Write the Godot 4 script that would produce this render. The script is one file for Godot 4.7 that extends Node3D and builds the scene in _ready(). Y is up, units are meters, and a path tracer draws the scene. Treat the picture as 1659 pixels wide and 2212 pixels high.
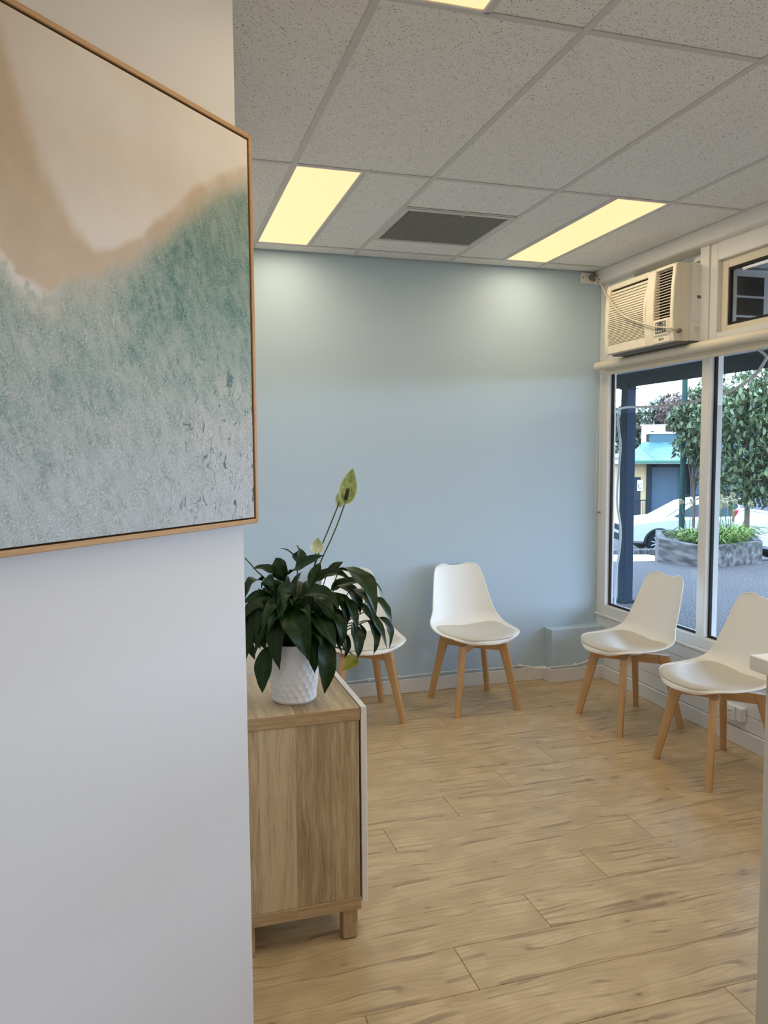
extends Node3D
# A waiting room: y is up, metres; the far wall stands at z = 0, the shopfront window wall at x = XW.
const HC := 2.675      # height of the suspended ceiling
const XW := 2.2765     # room side of the window wall
const Z0 := 0.1448     # first cross bar of the ceiling grid
var M := {}
var rng := RandomNumberGenerator.new()
var used := {}
var cache := {}

var LEAVES := [[-0.029,0.300,0.072,-0.012,0.266,0.143,0.016,0.163,0.149,0.078],[-0.041,0.281,0.049,-0.075,0.231,0.095,-0.059,0.125,0.098,0.053],[-0.087,0.191,0.063,-0.107,0.126,0.094,-0.111,0.057,0.087,0.053],[0.076,0.218,0.089,0.076,0.140,0.137,0.068,0.050,0.132,0.057],[0.036,0.234,0.065,0.037,0.177,0.122,0.042,0.112,0.119,0.043],[0.037,0.292,0.071,0.070,0.260,0.126,0.103,0.189,0.142,0.061],[0.095,0.301,0.067,0.124,0.266,0.121,0.126,0.193,0.127,0.047],[0.019,0.327,0.032,0.068,0.362,0.117,0.110,0.311,0.165,0.049],[0.148,0.406,0.012,0.205,0.387,0.093,0.229,0.280,0.141,0.079],[0.176,0.347,0.046,0.214,0.328,0.101,0.227,0.265,0.131,0.050],[0.241,0.316,0.047,0.273,0.297,0.079,0.295,0.242,0.091,0.040],[0.263,0.255,0.059,0.293,0.223,0.081,0.290,0.156,0.075,0.036],[0.216,0.278,0.064,0.245,0.247,0.106,0.269,0.170,0.120,0.034],[0.218,0.254,0.077,0.239,0.212,0.118,0.226,0.155,0.119,0.031],[0.171,0.251,0.084,0.174,0.205,0.130,0.172,0.150,0.134,0.043],[0.182,0.142,0.106,0.156,0.135,0.110,0.129,0.111,0.114,0.035],[0.153,0.328,0.062,0.162,0.297,0.119,0.169,0.240,0.136,0.037],[0.246,0.367,0.003,0.271,0.351,0.012,0.287,0.323,0.019,0.012],[0.115,0.392,-0.018,0.144,0.412,-0.021,0.169,0.425,-0.025,0.025],[-0.017,0.388,-0.016,0.035,0.432,0.017,0.090,0.459,0.053,0.046],[0.031,0.421,-0.067,0.040,0.447,-0.087,0.031,0.478,-0.092,0.046],[0.026,0.425,-0.048,0.003,0.464,-0.058,-0.028,0.470,-0.068,0.019],[-0.018,0.371,-0.035,-0.029,0.416,-0.053,-0.040,0.442,-0.069,0.054],[-0.018,0.364,-0.035,-0.071,0.413,-0.034,-0.117,0.415,-0.038,0.045],[-0.084,0.372,-0.055,-0.122,0.377,-0.036,-0.144,0.323,-0.028,0.055],[-0.029,0.326,0.007,-0.065,0.372,0.024,-0.098,0.384,0.034,0.040],[-0.055,0.307,0.000,-0.089,0.337,0.008,-0.108,0.361,0.011,0.025],[-0.096,0.303,-0.054,-0.129,0.285,-0.041,-0.143,0.234,-0.031,0.047],[-0.096,0.309,-0.002,-0.126,0.246,0.047,-0.110,0.184,0.057,0.049],[-0.074,0.251,0.020,-0.105,0.220,0.055,-0.094,0.182,0.061,0.039],[-0.138,0.213,-0.038,-0.129,0.172,-0.011,-0.119,0.134,-0.005,0.029],[-0.001,0.318,-0.047,0.022,0.361,-0.064,0.044,0.392,-0.071,0.037],[0.063,0.349,-0.051,0.089,0.387,-0.078,0.109,0.418,-0.085,0.035],[0.074,0.371,-0.008,0.133,0.399,0.008,0.177,0.370,0.045,0.049],[0.127,0.335,-0.020,0.180,0.363,-0.006,0.240,0.353,0.023,0.046],[0.147,0.216,0.069,0.151,0.183,0.094,0.141,0.144,0.094,0.025],[0.132,0.248,0.072,0.135,0.215,0.097,0.121,0.175,0.096,0.025],[0.067,0.191,0.068,0.057,0.166,0.088,0.051,0.143,0.088,0.021],[0.194,0.243,0.071,0.205,0.208,0.087,0.192,0.181,0.085,0.023],[0.136,0.355,0.012,0.182,0.337,0.059,0.193,0.274,0.089,0.055],[0.106,0.338,0.036,0.143,0.315,0.091,0.146,0.247,0.108,0.050],[0.013,0.307,0.042,0.033,0.285,0.092,0.038,0.223,0.098,0.053],[-0.065,0.322,-0.004,-0.088,0.284,0.045,-0.076,0.229,0.053,0.054],[-0.109,0.258,-0.054,-0.135,0.234,-0.028,-0.136,0.185,-0.025,0.038],[-0.012,0.376,0.018,-0.033,0.350,0.056,-0.049,0.287,0.056,0.045],[0.064,0.332,0.055,0.076,0.318,0.102,0.101,0.265,0.124,0.053],[0.184,0.301,0.052,0.212,0.288,0.093,0.235,0.236,0.105,0.036],[0.038,0.298,0.023,0.092,0.276,0.055,0.146,0.159,0.087,0.041],[0.040,0.279,0.062,0.056,0.308,0.088,0.072,0.243,0.113,0.043],[-0.007,0.305,-0.087,-0.009,0.334,-0.120,-0.012,0.279,-0.154,0.032],[0.047,0.329,-0.008,0.101,0.342,-0.017,0.155,0.257,-0.026,0.046],[0.071,0.249,0.014,0.117,0.328,0.022,0.162,0.272,0.031,0.036],[-0.033,0.312,-0.035,-0.075,0.311,-0.079,-0.116,0.184,-0.124,0.044],[-0.032,0.316,-0.072,-0.051,0.350,-0.114,-0.070,0.316,-0.156,0.047],[-0.046,0.310,0.036,-0.077,0.319,0.061,-0.108,0.198,0.085,0.037],[-0.050,0.260,-0.020,-0.104,0.278,-0.042,-0.157,0.176,-0.064,0.046],[-0.078,0.325,-0.035,-0.105,0.318,-0.047,-0.132,0.174,-0.059,0.043],[-0.069,0.319,-0.055,-0.101,0.280,-0.080,-0.133,0.151,-0.106,0.034],[0.015,0.253,0.040,0.037,0.276,0.100,0.059,0.199,0.159,0.047],[0.071,0.294,-0.016,0.106,0.320,-0.024,0.142,0.281,-0.032,0.044],[-0.044,0.307,0.048,-0.080,0.328,0.087,-0.115,0.245,0.125,0.036],[-0.038,0.294,0.001,-0.108,0.340,0.003,-0.178,0.295,0.005,0.032],[-0.042,0.279,-0.007,-0.105,0.314,-0.018,-0.167,0.216,-0.029,0.039],[-0.030,0.249,0.041,-0.064,0.316,0.090,-0.099,0.249,0.138,0.042],[-0.003,0.314,-0.087,-0.006,0.371,-0.154,-0.008,0.303,-0.221,0.037],[-0.050,0.297,0.006,-0.100,0.305,0.011,-0.150,0.204,0.017,0.042],[0.045,0.311,0.034,0.088,0.271,0.068,0.132,0.158,0.102,0.041],[-0.058,0.260,0.039,-0.095,0.333,0.065,-0.132,0.326,0.090,0.035],[-0.009,0.294,0.049,-0.018,0.346,0.097,-0.027,0.327,0.144,0.039],[-0.041,0.254,-0.072,-0.062,0.316,-0.110,-0.084,0.247,-0.148,0.033],[-0.034,0.334,-0.021,-0.089,0.321,-0.055,-0.145,0.248,-0.090,0.033],[-0.070,0.307,0.041,-0.099,0.305,0.058,-0.128,0.221,0.075,0.045],[-0.019,0.290,0.049,-0.040,0.344,0.104,-0.061,0.297,0.159,0.035],[-0.077,0.336,0.029,-0.118,0.282,0.044,-0.159,0.140,0.059,0.046],[-0.025,0.328,-0.059,-0.046,0.354,-0.108,-0.066,0.277,-0.157,0.042],[-0.025,0.302,-0.043,-0.055,0.349,-0.095,-0.085,0.297,-0.147,0.032],[-0.079,0.304,-0.019,-0.122,0.306,-0.029,-0.165,0.218,-0.039,0.045],[0.072,0.336,0.038,0.111,0.286,0.059,0.150,0.167,0.080,0.048],[-0.038,0.306,0.027,-0.086,0.289,0.062,-0.135,0.172,0.097,0.044],[-0.006,0.283,-0.030,-0.018,0.308,-0.099,-0.031,0.227,-0.167,0.037],[0.032,0.257,-0.028,0.086,0.326,-0.074,0.140,0.263,-0.121,0.048],[0.045,0.260,0.051,0.079,0.300,0.089,0.113,0.223,0.127,0.045],[-0.065,0.275,0.021,-0.114,0.326,0.036,-0.162,0.270,0.051,0.045],[-0.050,0.332,-0.004,-0.111,0.291,-0.008,-0.172,0.178,-0.013,0.032],[0.053,0.267,-0.072,0.071,0.277,-0.095,0.089,0.180,-0.119,0.041],[0.018,0.286,-0.038,0.057,0.356,-0.121,0.097,0.302,-0.204,0.048],[-0.067,0.259,0.000,-0.118,0.317,0.001,-0.170,0.240,0.001,0.048],[0.069,0.254,0.009,0.113,0.273,0.015,0.158,0.168,0.021,0.049],[-0.053,0.323,-0.007,-0.111,0.339,-0.014,-0.169,0.289,-0.022,0.036],[0.040,0.318,-0.044,0.087,0.352,-0.095,0.134,0.267,-0.147,0.042],[0.005,0.241,0.041,0.014,0.325,0.105,0.022,0.278,0.169,0.036],[0.051,0.286,0.016,0.102,0.324,0.032,0.152,0.225,0.048,0.034],[0.031,0.273,-0.011,0.125,0.309,-0.046,0.218,0.285,-0.080,0.040],[-0.030,0.255,-0.061,-0.052,0.292,-0.107,-0.075,0.220,-0.153,0.033],[0.028,0.262,-0.047,0.052,0.298,-0.088,0.077,0.270,-0.128,0.036],[-0.015,0.299,0.043,-0.036,0.368,0.102,-0.056,0.321,0.160,0.037],[-0.017,0.300,0.033,-0.042,0.335,0.083,-0.067,0.286,0.133,0.038],[0.029,0.247,-0.083,0.036,0.319,-0.103,0.042,0.292,-0.123,0.040],[-0.051,0.336,-0.056,-0.068,0.381,-0.076,-0.086,0.332,-0.096,0.040]]
var SPATHES := [[0.169,0.610,0.002,0.183,0.668,0.001,0.197,0.725,0.001,0.057],[0.159,0.599,-0.021,0.158,0.624,-0.024,0.157,0.648,-0.026,0.029],[0.074,0.460,0.006,0.078,0.485,0.005,0.083,0.510,0.005,0.042]]
var STEMS := [[Vector3(0.169,0.610,0.002),Vector3(0.137,0.527,-0.001),Vector3(0.096,0.439,-0.007),Vector3(0.059,0.352,-0.011)],[Vector3(0.154,0.618,-0.003),Vector3(0.119,0.534,-0.007),Vector3(0.091,0.466,-0.010),Vector3(0.059,0.367,-0.012)],[Vector3(0.078,0.458,-0.013),Vector3(0.075,0.428,-0.012),Vector3(0.055,0.352,-0.012)],[Vector3(-0.136,0.445,-0.077),Vector3(-0.104,0.406,-0.065),Vector3(-0.059,0.345,-0.046)]]

# ---------------------------------------------------------------- naming
func numbered(called: String) -> String:
	used[called] = used.get(called, 0) + 1
	return called if used[called] == 1 else "%s_%03d" % [called, used[called] - 1]

func thing(called: String, label: String, category: String, at := Vector3.ZERO, turn := 0.0, group := "") -> Node3D:
	var o := Node3D.new()
	o.name = numbered(called)
	add_child(o, true)
	o.position = at
	o.rotation.y = turn
	o.set_meta("label", label)
	o.set_meta("category", category)
	if group != "":
		o.set_meta("group", group)
	return o

func place(called: String, kind := "structure") -> Node3D:
	var o := Node3D.new()
	o.name = numbered(called)
	add_child(o, true)
	o.set_meta("kind", kind)
	return o

func part(called: String, mesh: Mesh, mat: Material, parent: Node3D, at := Vector3.ZERO, rot := Vector3.ZERO) -> MeshInstance3D:
	var o := MeshInstance3D.new()
	o.name = called
	o.mesh = mesh
	o.material_override = mat
	o.position = at
	o.rotation = rot
	parent.add_child(o, true)
	return o

func struct(called: String, mesh: Mesh, mat: Material, at := Vector3.ZERO, rot := Vector3.ZERO) -> MeshInstance3D:
	var o := part(numbered(called), mesh, mat, self, at, rot)
	o.set_meta("kind", "structure")
	return o

# ---------------------------------------------------------------- shapes
func tri(st: SurfaceTool, a: Vector3, b: Vector3, c: Vector3, n: Vector3, ua := Vector2.ZERO, ub := Vector2.ZERO, uc := Vector2.ZERO) -> void:
	if (b - a).cross(c - a).dot(n) > 0.0:
		var t := b
		b = c
		c = t
		var u := ub
		ub = uc
		uc = u
	for k in 3:
		st.set_normal(n)
		st.set_uv([ua, ub, uc][k])
		st.add_vertex([a, b, c][k])

func face_uv(q: Vector3, n: Vector3, grain: int) -> Vector2:
	var m := n.abs()
	var ax := 0 if m.x >= m.y and m.x >= m.z else (1 if m.y >= m.z else 2)
	var rest := [[2, 1], [0, 2], [0, 1]][ax] as Array
	if rest[0] == grain:
		rest = [rest[1], rest[0]]
	return Vector2(q[rest[0]], q[rest[1]])

func fan(st: SurfaceTool, pts: Array, n: Vector3, grain := 1) -> void:
	for k in range(1, pts.size() - 1):
		tri(st, pts[0], pts[k], pts[k + 1], n, face_uv(pts[0], n, grain), face_uv(pts[k], n, grain), face_uv(pts[k + 1], n, grain))

# a box with chamfered edges, added to st
func put_box(st: SurfaceTool, at: Vector3, size: Vector3, v := 0.0, grain := 1, basis := Basis()) -> void:
	var h := size / 2.0
	v = minf(v, minf(h.x, minf(h.y, h.z)) * 0.9)
	var tr := Transform3D(basis, at)
	var faces := []
	for ax in 3:
		var u := (ax + 1) % 3
		var w := (ax + 2) % 3
		for s in [-1.0, 1.0]:
			var n := Vector3.ZERO
			n[ax] = s
			var pts := []
			for e in [[-1, -1], [1, -1], [1, 1], [-1, 1]]:
				var q := Vector3.ZERO
				q[ax] = s * h[ax]
				q[u] = e[0] * (h[u] - v)
				q[w] = e[1] * (h[w] - v)
				pts.append(q)
			faces.append([pts, n])
			if v > 0.0:
				for s2 in [-1.0, 1.0]:
					var n2 := Vector3.ZERO
					n2[ax] = s
					n2[u] = s2
					var a1 := Vector3.ZERO
					a1[ax] = s * h[ax]
					a1[u] = s2 * (h[u] - v)
					var b1 := Vector3.ZERO
					b1[ax] = s * (h[ax] - v)
					b1[u] = s2 * h[u]
					var p := []
					for e in [[a1, -1], [a1, 1], [b1, 1], [b1, -1]]:
						var q: Vector3 = e[0]
						q[w] = e[1] * (h[w] - v)
						p.append(q)
					faces.append([p, n2.normalized()])
	if v > 0.0:
		for sx in [-1.0, 1.0]:
			for sy in [-1.0, 1.0]:
				for sz in [-1.0, 1.0]:
					faces.append([[Vector3(sx * h.x, sy * (h.y - v), sz * (h.z - v)), Vector3(sx * (h.x - v), sy * h.y, sz * (h.z - v)), Vector3(sx * (h.x - v), sy * (h.y - v), sz * h.z)], Vector3(sx, sy, sz).normalized()])
	for f in faces:
		var pts: Array = f[0]
		var n: Vector3 = f[1]
		var nw := (basis * n).normalized()
		for k in range(1, pts.size() - 1):
			tri(st, tr * pts[0], tr * pts[k], tr * pts[k + 1], nw, face_uv(pts[0], n, grain), face_uv(pts[k], n, grain), face_uv(pts[k + 1], n, grain))

func tool() -> SurfaceTool:
	var st := SurfaceTool.new()
	st.begin(Mesh.PRIMITIVE_TRIANGLES)
	return st

func box(sx: float, sy: float, sz: float, v := 0.002, grain := 1) -> ArrayMesh:
	var key := "%.4f %.4f %.4f %.4f %d" % [sx, sy, sz, v, grain]
	if not cache.has(key):
		var st := tool()
		put_box(st, Vector3.ZERO, Vector3(sx, sy, sz), v, grain)
		cache[key] = st.commit()
	return cache[key]

# a box given by its two corners: [mesh, centre]
func span(called: String, lo: Vector3, hi: Vector3, mat: Material, parent: Node3D, v := 0.002, grain := 1) -> MeshInstance3D:
	var s := hi - lo
	return part(called, box(s.x, s.y, s.z, v, grain), mat, parent, (lo + hi) / 2.0)

# polygon in x, y pulled along z from 0 to depth; v: chamfer towards the middle
func prism(poly: PackedVector2Array, depth: float, v := 0.0, grain := 1) -> ArrayMesh:
	var st := tool()
	put_prism(st, poly, depth, v, grain)
	return st.commit()

func put_prism(st: SurfaceTool, poly: PackedVector2Array, depth: float, v := 0.0, grain := 1, tr := Transform3D()) -> void:
	var area := 0.0
	for k in poly.size():
		area += poly[k].cross(poly[(k + 1) % poly.size()])
	if area < 0.0:
		poly = poly.duplicate()
		poly.reverse()
	var inner := poly
	if v > 0.0:
		inner = PackedVector2Array()
		for k in poly.size():
			var a := (poly[k] - poly[k - 1]).normalized()
			var b := (poly[(k + 1) % poly.size()] - poly[k]).normalized()
			var m := (Vector2(-a.y, a.x) + Vector2(-b.y, b.x))
			m = m.normalized() / maxf(0.35, m.length() / 2.0)
			inner.append(poly[k] + m * v)
	var idx := Geometry2D.triangulate_polygon(inner)
	for k in range(0, idx.size(), 3):
		for s in 2:
			var z := 0.0 if s == 0 else depth
			var n := Vector3(0, 0, -1 if s == 0 else 1)
			var q := []
			var uv := []
			for e in 3:
				var g := Vector3(inner[idx[k + e]].x, inner[idx[k + e]].y, z)
				uv.append(face_uv(g, n, grain))
				q.append(tr * g)
			tri(st, q[0], q[1], q[2], tr.basis * n, uv[0], uv[1], uv[2])
	for k in poly.size():
		var j := (k + 1) % poly.size()
		var d := (poly[j] - poly[k]).normalized()
		var n := Vector3(d.y, -d.x, 0)
		var a := Vector3(poly[k].x, poly[k].y, 0)
		var b := Vector3(poly[j].x, poly[j].y, 0)
		var ia := Vector3(inner[k].x, inner[k].y, 0)
		var ib := Vector3(inner[j].x, inner[j].y, 0)
		var e := Vector3(0, 0, depth)
		var w := Vector3(0, 0, v)
		put_quad(st, [a + w, b + w, b + e - w, a + e - w], n, grain, tr)
		if v > 0.0:
			put_quad(st, [ia, ib, b + w, a + w], (n + Vector3(0, 0, -1)).normalized(), grain, tr)
			put_quad(st, [ia + e, ib + e, b + e - w, a + e - w], (n + Vector3(0, 0, 1)).normalized(), grain, tr)

func put_quad(st: SurfaceTool, q: Array, n: Vector3, grain := 1, tr := Transform3D()) -> void:
	for e in [[0, 1, 2], [0, 2, 3]]:
		tri(st, tr * q[e[0]], tr * q[e[1]], tr * q[e[2]], tr.basis * n, face_uv(q[e[0]], n, grain), face_uv(q[e[1]], n, grain), face_uv(q[e[2]], n, grain))

# rows of points joined to a smooth sheet; closed: the last column joins the first; thick: gives it a second side and a rim
func put_grid(st: SurfaceTool, rows: Array, thick := 0.0, closed := false, flip := false) -> void:
	var nr := rows.size()
	var nc: int = rows[0].size()
	var nor := []
	for r in nr:
		var line := []
		for c in nc:
			var c0 := (c - 1 + nc) % nc if closed else maxi(c - 1, 0)
			var c1 := (c + 1) % nc if closed else mini(c + 1, nc - 1)
			var du: Vector3 = rows[r][c1] - rows[r][c0]
			var dv: Vector3 = rows[mini(r + 1, nr - 1)][c] - rows[maxi(r - 1, 0)][c]
			var n := dv.cross(du)
			if n.length() < 1e-12:
				dv = rows[mini(r + 2, nr - 1)][c] - rows[maxi(r - 2, 0)][c]
				var rr := 1 if r == 0 else nr - 2
				du = rows[rr][c1] - rows[rr][c0]
				n = dv.cross(du)
			line.append((-n if flip else n).normalized())
		nor.append(line)
	var cols := nc if closed else nc - 1
	for side in (2 if thick > 0.0 else 1):
		for r in nr - 1:
			for c in cols:
				var ids := [[r, c], [r, (c + 1) % nc], [r + 1, (c + 1) % nc], [r + 1, c]]
				var us := [c, c + 1, c + 1, c]
				var order := [0, 1, 2, 0, 2, 3] if (side == 0) != flip else [0, 2, 1, 0, 3, 2]
				for k in order:
					var id: Array = ids[k]
					var n: Vector3 = nor[id[0]][id[1]]
					var p: Vector3 = rows[id[0]][id[1]]
					st.set_normal(n if side == 0 else -n)
					st.set_uv(Vector2(float(us[k]) / cols, float(id[0]) / (nr - 1)))
					st.add_vertex(p if side == 0 else p - n * thick)
	if thick > 0.0 and not closed:
		var edge := []
		for c in nc:
			edge.append([0, c])
		for r in range(1, nr):
			edge.append([r, nc - 1])
		for c in range(nc - 2, -1, -1):
			edge.append([nr - 1, c])
		for r in range(nr - 2, 0, -1):
			edge.append([r, 0])
		for k in edge.size():
			var a: Array = edge[k]
			var b: Array = edge[(k + 1) % edge.size()]
			var pa: Vector3 = rows[a[0]][a[1]]
			var pb: Vector3 = rows[b[0]][b[1]]
			var na: Vector3 = nor[a[0]][a[1]]
			var nb: Vector3 = nor[b[0]][b[1]]
			# a rounded rim: three strips
			var out_a := na.cross(pb - pa).normalized()
			if out_a.dot(pa - (rows[nr / 2][nc / 2] as Vector3)) < 0.0:
				out_a = -out_a
			var lines := []
			for s in 5:
				var ang := PI * s / 4.0
				var off := sin(ang) * thick * 0.5
				var dep := (1.0 - cos(ang)) * 0.5 * thick
				lines.append([pa - na * dep + out_a * off, pb - nb * dep + out_a * off, (na * cos(ang) + out_a * sin(ang)).normalized()])
			for s in 4:
				var n0: Vector3 = lines[s][2]
				var n1: Vector3 = lines[s + 1][2]
				var v4 := [lines[s][0], lines[s][1], lines[s + 1][1], lines[s + 1][0]]
				var n4 := [n0, n0, n1, n1]
				var ccw: bool = ((v4[1] - v4[0]) as Vector3).cross(v4[2] - v4[0]).dot(n0 + n1) > 0.0
				for q in ([0, 2, 1, 0, 3, 2] if ccw else [0, 1, 2, 0, 2, 3]):
					st.set_normal(n4[q])
					st.set_uv(Vector2.ZERO)
					st.add_vertex(v4[q])

func grid(rows: Array, thick := 0.0, closed := false, flip := false) -> ArrayMesh:
	var st := tool()
	put_grid(st, rows, thick, closed, flip)
	return st.commit()

func lathe(profile: Array, segs := 32) -> ArrayMesh:
	var rows := []
	for q in profile:
		var line := []
		for k in segs:
			var a := TAU * k / segs
			line.append(Vector3(cos(a) * q.x, q.y, sin(a) * q.x))
		rows.append(line)
	return grid(rows, 0.0, true, true)

func put_tube(st: SurfaceTool, pts: Array, radius: float, segs := 8, tip := -1.0) -> void:
	var rows := []
	var n := pts.size()
	var up := Vector3.UP
	var last := Vector3.ZERO
	for k in n:
		var t: Vector3 = ((pts[mini(k + 1, n - 1)] as Vector3) - (pts[maxi(k - 1, 0)] as Vector3)).normalized()
		if k == 0:
			up = t.cross(Vector3.UP if absf(t.y) < 0.9 else Vector3.RIGHT).normalized()
		else:
			up = (up - t * up.dot(t)).normalized()
		var side := t.cross(up)
		var r := radius if tip < 0.0 else lerpf(radius, tip, float(k) / (n - 1))
		var line := []
		for s in segs:
			var a := TAU * s / segs
			line.append((pts[k] as Vector3) + (up * cos(a) + side * sin(a)) * r)
		rows.append(line)
		last = t
	put_grid(st, rows, 0.0, true)
	for e in 2:
		var line: Array = rows[0] if e == 0 else rows[n - 1]
		var nn: Vector3 = -((pts[1] as Vector3) - pts[0]).normalized() if e == 0 else last
		fan(st, line, nn)

func tube(pts: Array, radius: float, segs := 8, tip := -1.0) -> ArrayMesh:
	var st := tool()
	put_tube(st, pts, radius, segs, tip)
	return st.commit()

func smooth_path(pts: Array, per := 6) -> Array:
	var out := []
	for k in pts.size() - 1:
		var a: Vector3 = pts[maxi(k - 1, 0)]
		var b: Vector3 = pts[k]
		var c: Vector3 = pts[k + 1]
		var d: Vector3 = pts[mini(k + 2, pts.size() - 1)]
		for s in per:
			out.append(b.cubic_interpolate(c, a, d, float(s) / per))
	out.append(pts[-1])
	return out

func cylinder(r0: float, r1: float, h: float, segs := 24, v := 0.001) -> ArrayMesh:
	return lathe([Vector2(0.0, 0), Vector2(r0 - v, 0), Vector2(r0, v), Vector2(r1, h - v), Vector2(r1 - v, h), Vector2(0.0, h)], segs)

# ---------------------------------------------------------------- surfaces
func mat(called: String, c: Color, rough := 0.6, spec := 0.5) -> StandardMaterial3D:
	var m := StandardMaterial3D.new()
	m.resource_name = called
	m.albedo_color = c
	m.roughness = rough
	m.metallic_specular = spec
	M[called] = m
	return m

func rgb(r: float, g: float, b: float) -> Color:
	return Color(r / 255.0, g / 255.0, b / 255.0)

func noise(freq: float, s: int, oct := 3) -> FastNoiseLite:
	var n := FastNoiseLite.new()
	n.noise_type = FastNoiseLite.TYPE_SIMPLEX_SMOOTH
	n.frequency = freq
	n.seed = s
	n.fractal_octaves = oct
	return n

func noise_texture(freq: float, s: int, size := 256, oct := 3) -> NoiseTexture2D:
	var t := NoiseTexture2D.new()
	t.width = size
	t.height = size
	t.seamless = true
	t.noise = noise(freq, s, oct)
	return t

func picture(w: int, h: int, data: PackedByteArray) -> ImageTexture:
	return ImageTexture.create_from_image(Image.create_from_data(w, h, false, Image.FORMAT_RGB8, data))

# six different floor boards, one above the other; u runs along the board
func board_picture() -> ImageTexture:
	var w := 1400
	var strips := 6
	var hs := 200
	var data := PackedByteArray()
	data.resize(w * hs * strips * 3)
	var nw := noise(1.0, 11, 2)
	var nf := noise(1.0, 12, 3)
	var ns := noise(1.0, 13, 3)
	var nd := noise(1.0, 14, 2)
	var nb := noise(1.0, 15, 2)
	var r := RandomNumberGenerator.new()
	r.seed = 5
	var i := 0
	for s in strips:
		var knots := []
		for k in 2 + s % 3:
			knots.append([r.randf_range(0.05, 1.3), r.randf_range(0.02, 0.175), r.randf_range(0.005, 0.013), r.randf_range(0.35, 0.9)])
		var tone := r.randf_range(-0.05, 0.06)
		for y in hs:
			var yy := 0.195 * y / hs
			for x in w:
				var xx := 1.335 * x / w
				var warp := nw.get_noise_2d(xx * 1.9 + s * 7.0, yy * 5.0 + s * 3.0) * 0.026
				var dark := 0.0
				for k in knots:
					var dx: float = (xx - k[0]) / 1.9
					var dy: float = yy - k[1]
					var dd: float = (dx * dx + dy * dy) / (k[2] * k[2])
					if dd < 30.0:
						warp += signf(dy) * exp(-dd * 0.22) * 0.009
						dark += exp(-dd * 1.8) * 0.65 * k[3] + exp(-dd * 0.22) * 0.20 * k[3]
				var yw := yy + warp
				var fine := nf.get_noise_2d(xx * 7.0 + s * 31.0, yw * 300.0)
				var streak := ns.get_noise_2d(xx * 1.0 + s * 17.0, yw * 62.0)
				var dl := nd.get_noise_2d(xx * 1.1 + s * 23.0, yw * 24.0)
				var band := nb.get_noise_2d(xx * 5.5 + s * 5.0, yy * 6.0 + s * 11.0)
				dark += smoothstep(0.24, 0.58, dl) * 0.46 * smoothstep(-0.35, 0.2, band)
				dark += maxf(0.0, fine) * 0.26 - minf(0.0, streak) * 0.24 + maxf(0.0, -band) * 0.16
				var light := maxf(0.0, streak) * 0.30 + smoothstep(0.05, 0.3, band) * 0.20 - minf(0.0, fine) * 0.22 + tone
				dark = clampf(dark, 0.0, 1.0)
				var cr := lerpf(0.785 + light * 0.16, 0.45, dark)
				var cg := lerpf(0.672 + light * 0.18, 0.35, dark)
				var cb := lerpf(0.485 + light * 0.20, 0.24, dark)
				data[i] = int(clampf(cr, 0.0, 1.0) * 255.0)
				data[i + 1] = int(clampf(cg, 0.0, 1.0) * 255.0)
				data[i + 2] = int(clampf(cb, 0.0, 1.0) * 255.0)
				i += 3
	return picture(w, hs * strips, data)

# straight grain, v runs along it; staves: width of the joined staves in the picture, 0 for none
func grain_picture(size: int, base: Color, deep: Color, s: int, fine_amount: float, staves := 0) -> ImageTexture:
	var data := PackedByteArray()
	data.resize(size * size * 3)
	var nw := noise(1.0, s, 2)
	var nf := noise(1.0, s + 1, 3)
	var ns := noise(1.0, s + 2, 2)
	var i := 0
	for y in size:
		var yy := float(y) / size
		for x in size:
			var xx := float(x) / size
			var stave := x / staves if staves > 0 else 0
			var warp := nw.get_noise_2d(xx * 3.0 + stave * 9.0, yy * 2.2 + stave * 4.0) * 0.016
			var f := nf.get_noise_2d((xx + warp) * 90.0 + stave * 40.0, yy * 5.0)
			var g := ns.get_noise_2d((xx + warp) * 16.0 + stave * 20.0, yy * 1.5)
			var t := clampf(0.30 + f * fine_amount + g * 0.34 + ([0.02, -0.20, 0.28, 0.12][stave % 4] if staves > 0 else 0.0), 0.0, 1.0)
			var c := base.lerp(deep, t)
			data[i] = int(c.r * 255.0)
			data[i + 1] = int(c.g * 255.0)
			data[i + 2] = int(c.b * 255.0)
			i += 3
	return picture(size, size, data)

# mineral-fibre ceiling tile with its pits, their shade put into the colour too; returns [colour, height]
func tile_pictures() -> Array:
	var w := 512
	var h := 1024
	var c := Image.create(w, h, false, Image.FORMAT_RGB8)
	var d := Image.create(w, h, false, Image.FORMAT_L8)
	c.fill(Color(0.925, 0.925, 0.91))
	d.fill(Color(0.8, 0.8, 0.8))
	var r := RandomNumberGenerator.new()
	r.seed = 77
	for k in 26000:
		var x := r.randi() % w
		var y := r.randi() % h
		var v := r.randf_range(-0.035, 0.03)
		c.set_pixel(x, y, Color(0.925 + v, 0.925 + v, 0.91 + v))
	for k in 8200:
		var x := r.randf() * w
		var y := r.randf() * h
		var big := r.randf() < 0.3
		var a := r.randf() * TAU
		var n := r.randi_range(2, 4) if big else r.randi_range(1, 2)
		var v := r.randf_range(0.30, 0.46) if big else r.randf_range(0.45, 0.66)
		for e in n:
			var px := posmod(int(x + cos(a) * e), w)
			var py := posmod(int(y + sin(a) * e), h)
			c.set_pixel(px, py, Color(v, v * 0.985, v * 0.95))
			d.set_pixel(px, py, Color(0.15, 0.15, 0.15))
			if big and r.randf() < 0.6:
				c.set_pixel(posmod(px + 1, w), py, Color(v + 0.12, v + 0.11, v + 0.09))
				d.set_pixel(posmod(px + 1, w), py, Color(0.3, 0.3, 0.3))
	return [ImageTexture.create_from_image(c), ImageTexture.create_from_image(d)]

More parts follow.
